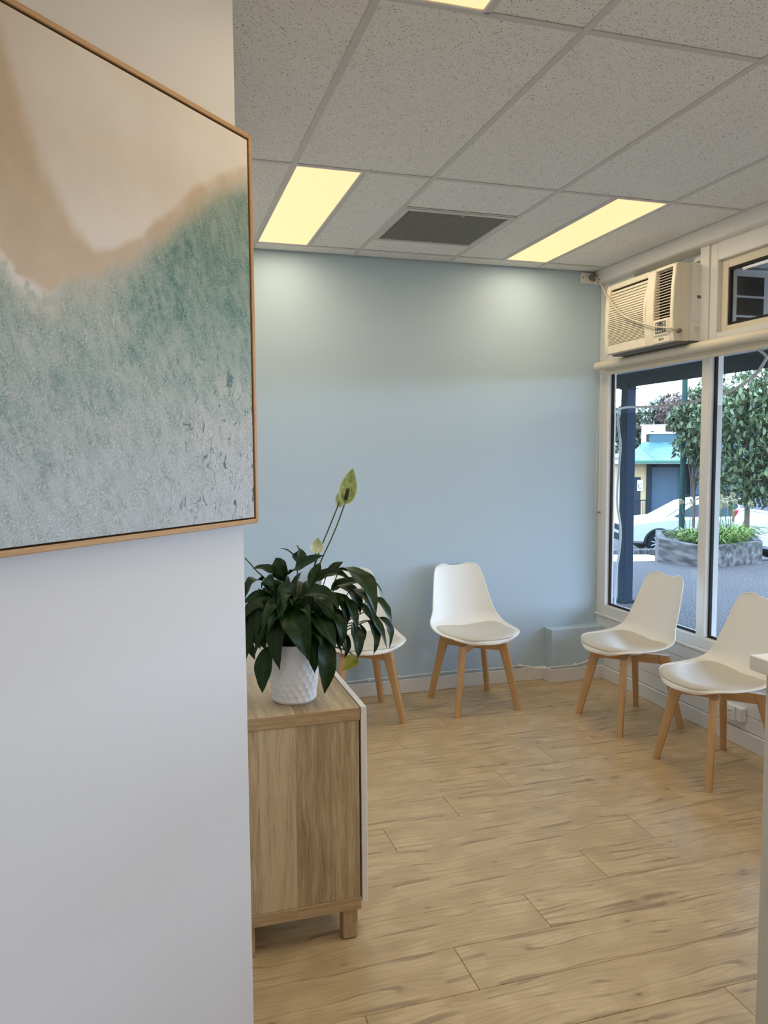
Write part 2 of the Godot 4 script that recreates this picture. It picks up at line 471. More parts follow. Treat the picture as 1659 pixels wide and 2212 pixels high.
# a printed aerial view of a beach: pale sand, wet sand, foam and rippled shallow water
func along(line: Array, x: float) -> float:
	if x <= line[0].x:
		return line[0].y
	for k in line.size() - 1:
		if x <= line[k + 1].x:
			var t: float = (x - line[k].x) / (line[k + 1].x - line[k].x)
			return lerpf(line[k].y, line[k + 1].y, smoothstep(0.0, 1.0, t) * 0.4 + t * 0.6)
	return line[-1].y

func beach_picture() -> ImageTexture:
	var w := 1024
	var h := 768
	var cw := 1.19
	var chh := 0.89
	var data := PackedByteArray()
	data.resize(w * h * 3)
	# a: metres from the right-hand edge, b: metres from the top
	var sand := [Vector2(0.0, 0.062), Vector2(0.08, 0.098), Vector2(0.16, 0.145), Vector2(0.29, 0.254), Vector2(0.366, 0.316), Vector2(0.415, 0.345), Vector2(0.459, 0.358), Vector2(0.50, 0.328), Vector2(0.537, 0.282), Vector2(0.565, 0.24), Vector2(0.597, 0.175), Vector2(0.62, 0.10), Vector2(0.642, 0.03), Vector2(0.66, -0.05), Vector2(1.2, -0.9)]
	var shore := [Vector2(0.0, 0.064), Vector2(0.11, 0.118), Vector2(0.19, 0.178), Vector2(0.303, 0.274), Vector2(0.391, 0.345), Vector2(0.47, 0.395), Vector2(0.533, 0.42), Vector2(0.562, 0.443), Vector2(0.6, 0.433), Vector2(0.626, 0.42), Vector2(0.642, 0.402), Vector2(0.66, 0.384), Vector2(0.8, 0.25), Vector2(1.2, -0.1)]
	var pools := [[0.547, 0.612, 0.028, 0.9], [0.48, 0.577, 0.03, 0.55], [0.316, 0.451, 0.05, 0.8], [0.37, 0.54, 0.035, 0.6], [0.438, 0.63, 0.03, 0.6], [0.642, 0.677, 0.035, 0.7], [0.195, 0.285, 0.06, 0.7], [0.105, 0.32, 0.05, 0.6], [0.279, 0.342, 0.05, 0.75], [0.24, 0.40, 0.05, 0.6], [0.36, 0.42, 0.04, 0.6], [0.06, 0.40, 0.03, 0.6], [0.58, 0.75, 0.04, 0.5], [0.49, 0.72, 0.05, 0.4], [0.2, 0.49, 0.03, 0.5], [0.8, 0.6, 0.06, 0.6], [0.95, 0.5, 0.06, 0.6]]
	var n1 := noise(1.0, 31, 3)
	var n2 := noise(1.0, 32, 3)
	var n3 := noise(1.0, 33, 2)
	var n4 := noise(1.0, 34, 2)
	var white := Vector3(0.905, 0.878, 0.85)
	var tan_c := Vector3(0.815, 0.745, 0.66)
	var foam := Vector3(0.93, 0.91, 0.89)
	var i := 0
	for y in h:
		var b := chh * y / h
		for x in w:
			var a := cw * (1.0 - float(x) / w)
			var big := n1.get_noise_2d(a * 6.0, b * 6.0)
			var sl := along(sand, a) + big * 0.004
			var sh := along(shore, a) + n2.get_noise_2d(a * 30.0, b * 30.0) * 0.006
			var c: Vector3
			var soft := 0.012 + 0.05 * smoothstep(0.42, 0.62, a)
			var t := smoothstep(-soft, soft, b - sl)
			var dry := white + Vector3.ONE * (big * 0.02)
			# a pinker margin beside the left bank
			dry = dry.lerp(Vector3(0.87, 0.825, 0.785), smoothstep(0.52, 0.66, a) * 0.9)
			c = dry.lerp(tan_c + Vector3.ONE * (n2.get_noise_2d(a * 14.0, b * 14.0) * 0.02), t * smoothstep(-0.01, 0.012, maxf(sh - sl, 0.0)))
			var wv := smoothstep(-0.006, 0.02 + 0.05 * smoothstep(0.55, 0.2, a), b - sh)
			if wv > 0.0:
				var dist := b - sh
				var rip := n2.get_noise_2d(a * 95.0 + big * 2.0, b * 95.0 + n1.get_noise_2d(a * 20.0, b * 9.0) * 3.0)
				var swell := n1.get_noise_2d(a * 34.0 + b * 12.0, b * 13.0 - a * 4.0)
				var deep := 0.30 + 0.34 * smoothstep(0.45, 0.08, a) * smoothstep(0.42, 0.14, absf(b - 0.26)) + 0.16 * n1.get_noise_2d(a * 9.0 + 4.0, b * 9.0)
				for q in pools:
					var dx: float = (a - q[0]) / q[2]
					var dy: float = (b - q[1]) / (q[2] * 1.2)
					var dd := dx * dx + dy * dy
					if dd < 6.0:
						deep += exp(-dd * 1.1) * 0.42 * q[3] * (0.75 + 0.9 * n2.get_noise_2d(a * 42.0, b * 42.0))
				deep += swell * 0.20 - smoothstep(0.30, 0.05, a) * smoothstep(0.42, 0.8, b) * 0.22 - smoothstep(0.55, 0.85, b) * 0.12
				deep = clampf(deep, 0.0, 1.0)
				var water := Vector3(0.77, 0.785, 0.765).lerp(Vector3(0.40, 0.545, 0.525), deep * 0.85)
				water = water.lerp(Vector3(0.77, 0.80, 0.84), smoothstep(0.45, 0.85, b) * 0.7 * (1.0 - deep))
				water += Vector3.ONE * ((smoothstep(0.20, 0.0, absf(rip)) - 0.45) * 0.105 + n2.get_noise_2d(a * 150.0, b * 170.0) * 0.07) * (0.9 + swell)
				# thin dark sea-floor cracks towards the lower right
				var crack := absf(n3.get_noise_2d(a * 26.0 + n2.get_noise_2d(a * 18.0, b * 18.0) * 0.5, b * 6.0 + 9.0))
				var cm := smoothstep(0.40, 0.12, a) * smoothstep(0.42, 0.62, b) * smoothstep(-0.12, 0.2, n4.get_noise_2d(a * 22.0, b * 15.0))
				water = water.lerp(Vector3(0.32, 0.42, 0.45), smoothstep(0.065, 0.01, crack) * cm * 0.85)
				var fm := smoothstep(0.065, 0.0, dist) * smoothstep(0.5, 0.6, a) * smoothstep(-0.25, 0.35, n2.get_noise_2d(a * 24.0, b * 24.0) + 0.3)
				water = water.lerp(foam, clampf(fm, 0.0, 1.0))
				water = water.lerp(Vector3(0.80, 0.765, 0.70), smoothstep(0.10, 0.0, dist) * 0.55 * (1.0 - fm))
				c = c.lerp(water, wv)
			data[i] = int(clampf(c.x, 0.0, 1.0) * 255.0)
			data[i + 1] = int(clampf(c.y, 0.0, 1.0) * 255.0)
			data[i + 2] = int(clampf(c.z, 0.0, 1.0) * 255.0)
			i += 3
	return picture(w, h, data)

func leaf_picture() -> ImageTexture:
	var w := 96
	var h := 192
	var data := PackedByteArray()
	data.resize(w * h * 3)
	var n := noise(1.0, 61, 3)
	var i := 0
	for y in h:
		for x in w:
			var u := absf(float(x) / (w - 1) - 0.5) * 2.0
			var v := float(y) / (h - 1)
			var vein := 0.5 + 0.5 * sin((v * 15.0 - u * 3.4) * TAU * 0.9)
			var k := pow(vein, 6.0) * 0.18 + exp(-u * 22.0) * 0.6 + n.get_noise_2d(x * 0.07, y * 0.05) * 0.25
			var c := Vector3(0.06, 0.15, 0.045).lerp(Vector3(0.20, 0.34, 0.10), clampf(k + 0.15, 0.0, 1.0))
			data[i] = int(c.x * 255.0)
			data[i + 1] = int(c.y * 255.0)
			data[i + 2] = int(c.z * 255.0)
			i += 3
	return picture(w, h, data)

# a pale spathe with green veins that run to its tip; pale margins
func spathe_picture(base: Vector3, vein: Vector3) -> ImageTexture:
	var w := 64
	var h := 128
	var data := PackedByteArray()
	data.resize(w * h * 3)
	var n := noise(1.0, 71, 3)
	var i := 0
	for y in h:
		for x in w:
			var u := absf(float(x) / (w - 1) - 0.5) * 2.0
			var k := 0.35 + n.get_noise_2d(x * 0.35, y * 0.02) * 0.8 + exp(-u * 12.0) * 0.4 - smoothstep(0.8, 1.0, u) * 0.6 + n.get_noise_2d(x * 0.05, y * 0.05) * 0.4
			var c := base.lerp(vein, clampf(k, 0.0, 1.0))
			data[i] = int(c.x * 255.0)
			data[i + 1] = int(c.y * 255.0)
			data[i + 2] = int(c.z * 255.0)
			i += 3
	return picture(w, h, data)

func ramp_noise(freq: float, s: int, stops: Array, size := 512, oct := 4) -> NoiseTexture2D:
	var t := noise_texture(freq, s, size, oct)
	var g := Gradient.new()
	var offs := PackedFloat32Array()
	var cols := PackedColorArray()
	for q in stops:
		offs.append(q[0])
		cols.append(q[1])
	g.offsets = offs
	g.colors = cols
	t.color_ramp = g
	return t

func make_materials() -> void:
	var paint_bump := noise_texture(0.09, 3, 256, 2)
	for a in [["wall_blue", rgb(185, 204, 216)], ["wall_white", rgb(220, 220, 221)]]:
		var m := mat(a[0], a[1], 0.55, 0.35)
		m.heightmap_enabled = true
		m.heightmap_texture = paint_bump
		m.heightmap_scale = 0.012
		m.uv1_triplanar = true
		m.uv1_scale = Vector3(4, 4, 4)
	mat("trim_white", rgb(226, 224, 220), 0.4)
	mat("frame_white", rgb(226, 224, 218), 0.38)
	mat("old_cream", rgb(222, 211, 188), 0.5)
	mat("cream_shell", rgb(226, 217, 196), 0.45)
	mat("seal", rgb(14, 14, 15), 0.7)
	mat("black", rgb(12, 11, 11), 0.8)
	mat("bar_grey", rgb(204, 203, 198), 0.5)
	mat("vent_grey", rgb(158, 159, 157), 0.6)
	mat("vent_frame", rgb(205, 204, 198), 0.5)
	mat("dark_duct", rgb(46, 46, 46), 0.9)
	mat("blind", rgb(222, 212, 190), 0.55)
	mat("cord", rgb(196, 190, 168), 0.6)
	mat("plug_grey", rgb(120, 117, 104), 0.6)
	mat("blue_clip", rgb(32, 40, 120), 0.5)
	mat("white_plastic", rgb(232, 231, 227), 0.38)
	mat("display_grey", rgb(108, 104, 100), 0.4)
	mat("lettering", rgb(88, 82, 72), 0.6)
	var glass := mat("glass", Color(0.30, 0.36, 0.38, 0.012), 0.02, 0.5)
	glass.transparency = BaseMaterial3D.TRANSPARENCY_ALPHA
	var film := mat("window_film", Color(0.15, 0.20, 0.26, 0.32), 0.3, 0.2)
	film.transparency = BaseMaterial3D.TRANSPARENCY_ALPHA
	var pet := mat("clear_plastic", Color(0.9, 0.94, 0.96, 0.16), 0.05, 0.5)
	pet.transparency = BaseMaterial3D.TRANSPARENCY_ALPHA
	# ceiling
	var tp := tile_pictures()
	var ct := mat("ceiling_tile", Color.WHITE, 0.9, 0.2)
	ct.albedo_texture = tp[0]
	ct.heightmap_enabled = true
	ct.heightmap_texture = tp[1]
	ct.heightmap_scale = 0.15
	# floor boards
	var fb := mat("floor_board", Color.WHITE, 0.36, 0.72)
	fb.albedo_texture = board_picture()
	mat("floor_gap", rgb(60, 44, 30), 0.8)
	# furniture
	var oak := mat("grey_oak", Color.WHITE, 0.5, 0.4)
	oak.albedo_texture = grain_picture(512, rgb(208, 186, 150), rgb(146, 122, 88), 41, 0.42, 128)
	oak.uv1_scale = Vector3(2.3, 1.6, 1)
	oak.uv1_offset = Vector3(0.5, 0.5, 0)
	var oak2 := mat("oak_edge", Color.WHITE, 0.5, 0.4)
	oak2.albedo_texture = grain_picture(256, rgb(192, 164, 126), rgb(148, 120, 86), 47, 0.45)
	oak2.uv1_scale = Vector3(5, 2.0, 1)
	var beech := mat("beech", Color.WHITE, 0.42, 0.45)
	beech.albedo_texture = grain_picture(256, rgb(208, 168, 118), rgb(172, 128, 80), 51, 0.35)
	beech.uv1_scale = Vector3(7, 2.4, 1)
	var fo := mat("frame_oak", Color.WHITE, 0.5, 0.4)
	fo.albedo_texture = grain_picture(256, rgb(206, 168, 124), rgb(164, 122, 82), 55, 0.35)
	fo.uv1_scale = Vector3(9, 1.5, 1)
	mat("door_white", rgb(236, 232, 222), 0.3)
	mat("counter_white", rgb(232, 226, 212), 0.35)
	mat("counter_panel", rgb(206, 202, 190), 0.45)
	mat("chair_shell", rgb(238, 236, 228), 0.36, 0.45)
	mat("chair_pad", rgb(206, 200, 185), 0.42, 0.45)
	# picture
	var be := mat("beach_print", Color.WHITE, 0.8, 0.2)
	be.albedo_texture = beach_picture()
	be.texture_repeat = false
	mat("canvas_side", rgb(70, 60, 52), 0.9)
	# plant
	var lf := mat("leaf", Color.WHITE, 0.42, 0.36)
	lf.albedo_texture = leaf_picture()
	lf.backlight_enabled = true
	lf.backlight = Color(0.10, 0.16, 0.05)
	var lf2 := mat("yellowing_leaf", Color(2.2, 1.9, 1.0), 0.4, 0.5)
	lf2.albedo_texture = lf.albedo_texture
	lf2.albedo_color = rgb(150, 150, 50)
	lf2.albedo_texture = null
	var sp := mat("spathe", Color.WHITE, 0.5, 0.4)
	sp.albedo_texture = spathe_picture(Vector3(0.84, 0.87, 0.66), Vector3(0.50, 0.60, 0.24))
	sp.backlight_enabled = true
	sp.backlight = Color(0.5, 0.55, 0.3)
	var sp2 := mat("pale_spathe", Color.WHITE, 0.5, 0.4)
	sp2.albedo_texture = spathe_picture(Vector3(0.93, 0.94, 0.86), Vector3(0.74, 0.80, 0.52))
	sp2.backlight_enabled = true
	sp2.backlight = Color(0.5, 0.5, 0.4)
	mat("stem_green", rgb(58, 84, 34), 0.5)
	mat("spadix", rgb(44, 58, 28), 0.7)
	mat("pot_white", rgb(240, 240, 240), 0.22, 0.5)
	mat("soil", rgb(52, 38, 28), 0.95)
	# outdoors
	var asphalt := mat("asphalt", Color.WHITE, 0.9, 0.3)
	asphalt.albedo_texture = ramp_noise(0.12, 81, [[0.22, rgb(30, 29, 28)], [0.5, rgb(62, 59, 56)], [0.78, rgb(118, 113, 108)]], 512, 4)
	asphalt.uv1_triplanar = true
	asphalt.uv1_world_triplanar = true
	asphalt.uv1_scale = Vector3(0.7, 0.7, 0.7)
	var conc := mat("concrete", Color.WHITE, 0.9, 0.3)
	conc.albedo_texture = ramp_noise(0.018, 83, [[0.15, rgb(48, 47, 45)], [0.42, rgb(72, 70, 67)], [0.6, rgb(92, 90, 86)], [0.9, rgb(118, 115, 110)]], 512, 5)
	conc.uv1_triplanar = true
	conc.uv1_scale = Vector3(0.9, 0.16, 0.9)
	mat("pale_paving", rgb(206, 196, 182), 0.9)
	mat("verandah_blue", rgb(35, 46, 58), 0.75, 0.2)
	mat("verandah_dark", rgb(34, 44, 48), 0.8, 0.2)
	mat("soffit", rgb(196, 204, 214), 0.6)
	mat("pole_green", rgb(30, 54, 48), 0.7, 0.2)
	var roof := mat("teal_roof", Color.WHITE, 0.5, 0.4)
	roof.albedo_texture = ramp_noise(0.012, 85, [[0.0, rgb(50, 84, 84)], [0.55, rgb(68, 104, 103)], [0.82, rgb(76, 112, 110)], [1.0, rgb(130, 156, 154)]], 256, 4)
	roof.uv1_triplanar = true
	roof.uv1_scale = Vector3(0.35, 0.35, 0.35)
	mat("gutter_green", rgb(58, 104, 78), 0.5)
	mat("clerestory", rgb(70, 92, 98), 0.7, 0.2)
	mat("brick_cream", rgb(196, 170, 124), 0.85)
	mat("shop_dark", rgb(46, 54, 60), 0.7, 0.2)
	mat("shop_glass", rgb(70, 86, 98), 0.3, 0.25)
	mat("red_post", rgb(118, 34, 48), 0.7, 0.2)
	mat("poster_white", rgb(220, 224, 228), 0.6)
	var car := mat("car_white", rgb(164, 168, 173), 0.25, 0.5)
	car.clearcoat_enabled = true
	car.clearcoat = 0.6
	car.clearcoat_roughness = 0.08
	mat("car_silver", rgb(184, 188, 192), 0.28, 0.5)
	mat("car_black", rgb(30, 34, 34), 0.8, 0.2)
	mat("car_glass", rgb(34, 44, 54), 0.15, 0.35)
	mat("screen_glass", rgb(112, 136, 154), 0.15, 0.4)
	mat("tyre", rgb(26, 27, 28), 0.9, 0.2)
	var rim := mat("rim", rgb(196, 200, 204), 0.3)
	rim.metallic = 0.7
	mat("tail_red", rgb(170, 40, 46), 0.4, 0.3)
	mat("lamp_clear", rgb(190, 205, 205), 0.1)
	for a in [["tree_leaf", rgb(84, 98, 64)], ["gum_leaf", rgb(92, 100, 80)], ["copper_leaf", rgb(98, 76, 66)], ["strap_leaf", rgb(116, 140, 62)]]:
		var m := mat(a[0], a[1], 0.5, 0.4)
		m.vertex_color_use_as_albedo = true
		m.backlight_enabled = true
		m.backlight = Color(0.25, 0.3, 0.15)
	mat("bark", rgb(92, 78, 64), 0.9)
	mat("umbel", rgb(142, 132, 98), 0.8)
	mat("hose", rgb(196, 192, 184), 0.5)
	mat("roof_outside", rgb(120, 120, 120), 0.8)
	var lamp := mat("lamp_panel", rgb(120, 115, 100), 0.5)
	lamp.emission_enabled = true
	lamp.emission = Color(1.0, 0.865, 0.63)
	lamp.emission_energy_multiplier = 1.0

# ---------------------------------------------------------------- the room
func _ready() -> void:
	rng.seed = 2024
	var cam := Camera3D.new()
	cam.name = "camera"
	cam.fov = 67.23
	cam.near = 0.02
	cam.far = 400.0
	cam.position = Vector3(-0.5918, 1.5141, 4.5205)
	cam.rotation = Vector3(-0.07745, -0.29406, -0.00664)
	add_child(cam)
	cam.current = true
	var sky := ProceduralSkyMaterial.new()
	sky.sky_top_color = Color(0.70, 0.83, 1.0)
	sky.sky_horizon_color = Color(0.84, 0.92, 1.0)
	sky.ground_horizon_color = Color(0.5, 0.5, 0.5)
	sky.ground_bottom_color = Color(0.4, 0.4, 0.4)
	sky.sky_energy_multiplier = 2.9
	sky.sun_angle_max = 0.0
	var env := Environment.new()
	env.background_mode = Environment.BG_SKY
	env.sky = Sky.new()
	env.sky.sky_material = sky
	env.tonemap_mode = Environment.TONE_MAPPER_LINEAR
	env.tonemap_exposure = 1.16
	env.sdfgi_enabled = true
	env.ssao_enabled = true
	env.ssil_enabled = true
	var we := WorldEnvironment.new()
	we.name = "surroundings"
	we.environment = env
	add_child(we)
	var sun := DirectionalLight3D.new()
	sun.name = "sun"
	sun.light_color = Color(1.0, 0.95, 0.86)
	sun.light_energy = 0.4
	sun.light_angular_distance = 2.0
	sun.shadow_enabled = true
	sun.rotation_degrees = Vector3(-58, -100, 0)
	add_child(sun)
	make_materials()
	build_shell()
	build_floor()
	build_ceiling()
	build_windows()
	build_outdoors()
	build_picture()
	build_cabinet()
	build_plant()
	build_chairs()
	build_conditioner()
	build_counter()
	build_small_things()

func wall_prism(called: String, pts: Array, y0: float, y1: float, m: Material) -> MeshInstance3D:
	var poly := PackedVector2Array()
	for q in pts:
		poly.append(Vector2(q.x, -q.y))
	var o := struct(called, prism(poly, y1 - y0), m)
	o.position.y = y0
	o.rotation.x = -PI / 2
	return o

func build_shell() -> void:
	var top := 2.95
	# far wall, and the picture wall that turns away at 45 degrees
	wall_prism("wall_back", [Vector2(-0.6, 0), Vector2(2.40, 0), Vector2(2.40, -0.2), Vector2(-0.6, -0.2)], -0.3, top, M.wall_blue)
	wall_prism("wall_left", [Vector2(-0.41, 0.0), Vector2(-0.41, 2.596), Vector2(-0.378, 2.628), Vector2(-2.64, 4.89), Vector2(-2.64, 7.0), Vector2(-2.8, 7.0), Vector2(-2.8, 4.8), Vector2(-0.6, 2.6), Vector2(-0.6, 0.0)], -0.3, top, M.wall_white)
	wall_prism("wall_rear", [Vector2(-2.8, 7.0), Vector2(2.40, 7.0), Vector2(2.40, 7.2), Vector2(-2.8, 7.2)], -0.3, top, M.wall_white)
	struct("roof", box(9.2, 0.15, 14.0, 0.0), M.roof_outside, Vector3(0.10, 3.024, 2.8))
	# boxed-in pipes in the far corner
	var chase := place("trim_1")
	span("boxing", Vector3(1.885, 0, 0), Vector3(XW, 0.35, 0.10), M.wall_blue, chase, 0.002)
	span("baseboard", Vector3(1.873, 0, 0.0), Vector3(XW, 0.088, 0.112), M.trim_white, chase, 0.003)
	var bb := place("baseboard_back")
	span("board", Vector3(-0.41, 0, 0), Vector3(1.873, 0.088, 0.015), M.trim_white, bb, 0.003)
	var bw := place("baseboard_right")
	span("board", Vector3(XW - 0.018, 0, 0.112), Vector3(XW, 0.085, 7.0), M.trim_white, bw, 0.003)
	var bl := place("baseboard_left")
	span("board", Vector3(-0.41, 0, 0.015), Vector3(-0.395, 0.088, 2.58), M.trim_white, bl, 0.003)

func build_floor() -> void:
	var f := place("floor")
	span("underlay", Vector3(-2.8, -0.3, -0.2), Vector3(2.4, -0.008, 7.2), M.floor_gap, f, 0.0)
	var rows := 36
	var variants := {}
	var n := 0
	for r in range(-1, rows):
		var z := 2.232 + 0.195 * (r - 11)
		if z < -0.19 or z > 7.0:
			continue
		var first := 0.592 - 0.336 * (r - 11)
		first = fposmod(first + 2.8, 1.335) - 2.8 - 1.335
		var x := first
		while x < XW:
			var lo := maxf(x, -2.64)
			var hi := minf(x + 1.335, XW)
			if hi - lo > 0.02 and board_inside(lo, hi, z):
				var strip := rng.randi() % 6
				var turned := rng.randf() < 0.5
				var st := tool()
				var g := 0.0007
				var a := Vector3(lo + g, 0, maxf(z, 0.0) + g)
				var b := Vector3(hi - g, 0, minf(z + 0.195, 7.0) - g)
				board(st, a, b, x, z, strip, turned)
				part("floor_board", st.commit(), M.floor_board, f)
				n += 1
			x += 1.335

func board_inside(lo: float, hi: float, z: float) -> bool:
	# boards behind the picture wall are left out
	return not (hi < -0.42 and z + 0.195 < 2.2) and not (hi < -0.42 - maxf(0.0, z - 2.7))

func board(st: SurfaceTool, a: Vector3, b: Vector3, x0: float, z0: float, strip: int, turned: bool) -> void:
	var v := 0.0012
	var uv := func(q: Vector3) -> Vector2:
		var u := (q.x - x0) / 1.335
		var w := (q.z - z0) / 0.195
		if turned:
			u = 1.0 - u
			w = 1.0 - w
		return Vector2(clampf(u, 0.002, 0.998), (strip + clampf(w, 0.01, 0.99)) / 6.0)
	var t := [Vector3(a.x + v, 0, a.z + v), Vector3(b.x - v, 0, a.z + v), Vector3(b.x - v, 0, b.z - v), Vector3(a.x + v, 0, b.z - v)]
	var e := [Vector3(a.x, -v, a.z), Vector3(b.x, -v, a.z), Vector3(b.x, -v, b.z), Vector3(a.x, -v, b.z)]
	var d := []
	for q in e:
		d.append(q + Vector3(0, -0.006, 0))
	tri(st, t[0], t[1], t[2], Vector3.UP, uv.call(t[0]), uv.call(t[1]), uv.call(t[2]))
	tri(st, t[0], t[2], t[3], Vector3.UP, uv.call(t[0]), uv.call(t[2]), uv.call(t[3]))
	var ns := [Vector3(0, 0, -1), Vector3(1, 0, 0), Vector3(0, 0, 1), Vector3(-1, 0, 0)]
	for k in 4:
		var j := (k + 1) % 4
		var n: Vector3 = (ns[k] + Vector3.UP).normalized()
		tri(st, t[k], t[j], e[j], n, uv.call(t[k]), uv.call(t[j]), uv.call(e[j]))
		tri(st, t[k], e[j], e[k], n, uv.call(t[k]), uv.call(e[j]), uv.call(e[k]))
		tri(st, e[k], e[j], d[j], ns[k], uv.call(e[k]), uv.call(e[j]), uv.call(d[j]))
		tri(st, e[k], d[j], d[k], ns[k], uv.call(e[k]), uv.call(d[j]), uv.call(d[k]))

# one ceiling tile, its underside at HC + 0.003
func tile(parent: Node3D, x0: float, x1: float, z0: float, z1: float) -> void:
	var st := tool()
	var off := Vector2(rng.randf(), rng.randf())
	var flip := -1.0 if rng.randf() < 0.5 else 1.0
	var y := HC + 0.003
	var g := 0.0015
	var lo := Vector3(x0 + g, y, z0 + g)
	var hi := Vector3(x1 - g, y + 0.015, z1 - g)
	var c := [Vector3(lo.x, y, lo.z), Vector3(hi.x, y, lo.z), Vector3(hi.x, y, hi.z), Vector3(lo.x, y, hi.z)]
	var uv := []
	for q in c:
		uv.append(Vector2(q.x / 0.6 * flip, q.z / 1.2) + off)
	tri(st, c[0], c[1], c[2], Vector3.DOWN, uv[0], uv[1], uv[2])
	tri(st, c[0], c[2], c[3], Vector3.DOWN, uv[0], uv[2], uv[3])
	var h := Vector3(0, 0.015, 0)
	var ns := [Vector3(0, 0, -1), Vector3(1, 0, 0), Vector3(0, 0, 1), Vector3(-1, 0, 0)]
	for k in 4:
		var j := (k + 1) % 4
		tri(st, c[k], c[j], c[j] + h, ns[k], uv[k], uv[j], uv[j])
		tri(st, c[k], c[j] + h, c[k] + h, ns[k], uv[k], uv[j], uv[k])
	tri(st, c[0] + h, c[1] + h, c[2] + h, Vector3.UP, uv[0], uv[1], uv[2])
	tri(st, c[0] + h, c[2] + h, c[3] + h, Vector3.UP, uv[0], uv[2], uv[3])
	part("ceiling_tile", st.commit(), M.ceiling_tile, parent)

func build_ceiling() -> void:
	var c := place("ceiling")
	var xr := 2.222
	var zs := [0.009, Z0]
	for k in 6:
		zs.append(Z0 + 1.2 * (k + 1))
	zs[-1] = 7.0
	for j in zs.size() - 1:
		for i in range(-5, 4):
			var x0 := 0.6 * i
			var x1 := minf(0.6 * (i + 1), xr)
			x0 = maxf(x0, -2.64)
			# behind the picture wall there is no ceiling to see
			if x1 < -0.5 and zs[j + 1] < 2.6 and x1 < -0.61:
				continue
			var lamp_row := j in [1, 3, 5]
			if lamp_row and i == 0:
				tile(c, 0.3, 0.6, zs[j], zs[j + 1])
			elif lamp_row and i == 2:
				tile(c, 1.2, 1.5, zs[j], zs[j + 1])
			elif j == 1 and i == 1:
				tile(c, x0, x1, zs[j], 0.37)
				tile(c, x0, x1, 0.957, zs[j + 1])
			else:
				tile(c, x0, x1, zs[j], zs[j + 1])
	# bars: a 24 mm flange and its web
	for i in range(-4, 4):
		var x := 0.6 * i
		span("grid_bar", Vector3(x - 0.012, HC, 0.009 if x > -0.45 else 2.6), Vector3(x + 0.012, HC + 0.0025, 7.0), M.bar_grey, c, 0.0006)
	for j in range(1, 7):
		var z: float = zs[j]
		for i in range(-5, 4):
			var a := 0.6 * i + 0.012
			var e := minf(0.6 * (i + 1) - 0.012, xr)
			if z > 2.6 or a > -0.6:
				span("grid_bar", Vector3(a, HC, z - 0.012), Vector3(e, HC + 0.0024, z + 0.012), M.bar_grey, c, 0.0004)
	for j in [1, 3, 5]:
		for x in [0.3, 1.5]:
			span("grid_bar", Vector3(x - 0.012, HC, zs[j]), Vector3(x + 0.012, HC + 0.0022, zs[j + 1]), M.bar_grey, c, 0.0006)
	span("grid_bar", Vector3(0.6, HC, 0.945), Vector3(1.2, HC + 0.0022, 0.957), M.bar_grey, c, 0.0006)
	# an open gap is left along the far wall; a wall angle closes the edge at the beam
	span("wall_angle", Vector3(xr - 0.010, HC - 0.001, 0.010), Vector3(xr, HC + 0.002, 7.0), M.bar_grey, c, 0.0003)
	# timber beam that the ceiling meets above the windows
	var beam := place("trim_2")
	var q := PackedVector2Array([Vector2(2.222, 2.95), Vector2(2.222, 2.612), Vector2(2.228, 2.600), Vector2(2.240, 2.594), Vector2(2.36, 2.594), Vector2(2.36, 2.95)])
	var b := part("beam", prism(q, 7.0), M.frame_white, beam)
	b.position.z = 0.0
	for a in [["warm ceiling light panel nearest the picture wall and far wall", 0.0, 1], ["warm ceiling light panel above the air conditioner corner by the far wall", 1.5, 1], ["warm ceiling light panel cut off by the top edge of the photo", 0.0, 3], ["warm ceiling light panel over the reception counter", 1.5, 3], ["warm ceiling light panel at the rear by the picture wall", 0.0, 5], ["warm ceiling light panel at the rear by the window wall", 1.5, 5]]:
		ceiling_light(a[0], a[1], zs[a[2]])
	# return air grille
	var v := thing("air_vent", "square grey egg-crate air vent in the ceiling between two light panels", "vent", Vector3(0.9, HC, 0.6575))
	for s in [-1, 1]:
		part("frame_rail", box(0.588, 0.012, 0.03, 0.002), M.vent_frame, v, Vector3(0, 0.003, s * 0.270))
		part("frame_rail", box(0.03, 0.0121, 0.51, 0.002), M.vent_frame, v, Vector3(s * 0.279, 0.003, 0))
	var st := tool()
	for k in 45:
		put_box(st, Vector3(-0.264 + 0.012 * k, 0.008, 0), Vector3(0.0022, 0.012, 0.51))
	for k in 43:
		put_box(st, Vector3(0, 0.0085, -0.252 + 0.012 * k), Vector3(0.528, 0.011, 0.0018))
	var core := part("grille", st.commit(), M.vent_grey, v)
	core.set_meta("kind", "stuff")
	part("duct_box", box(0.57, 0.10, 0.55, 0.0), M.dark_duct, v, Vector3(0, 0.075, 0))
	part("latch", box(0.016, 0.008, 0.012, 0.001), M.vent_frame, v, Vector3(0.02, -0.002, 0.249))

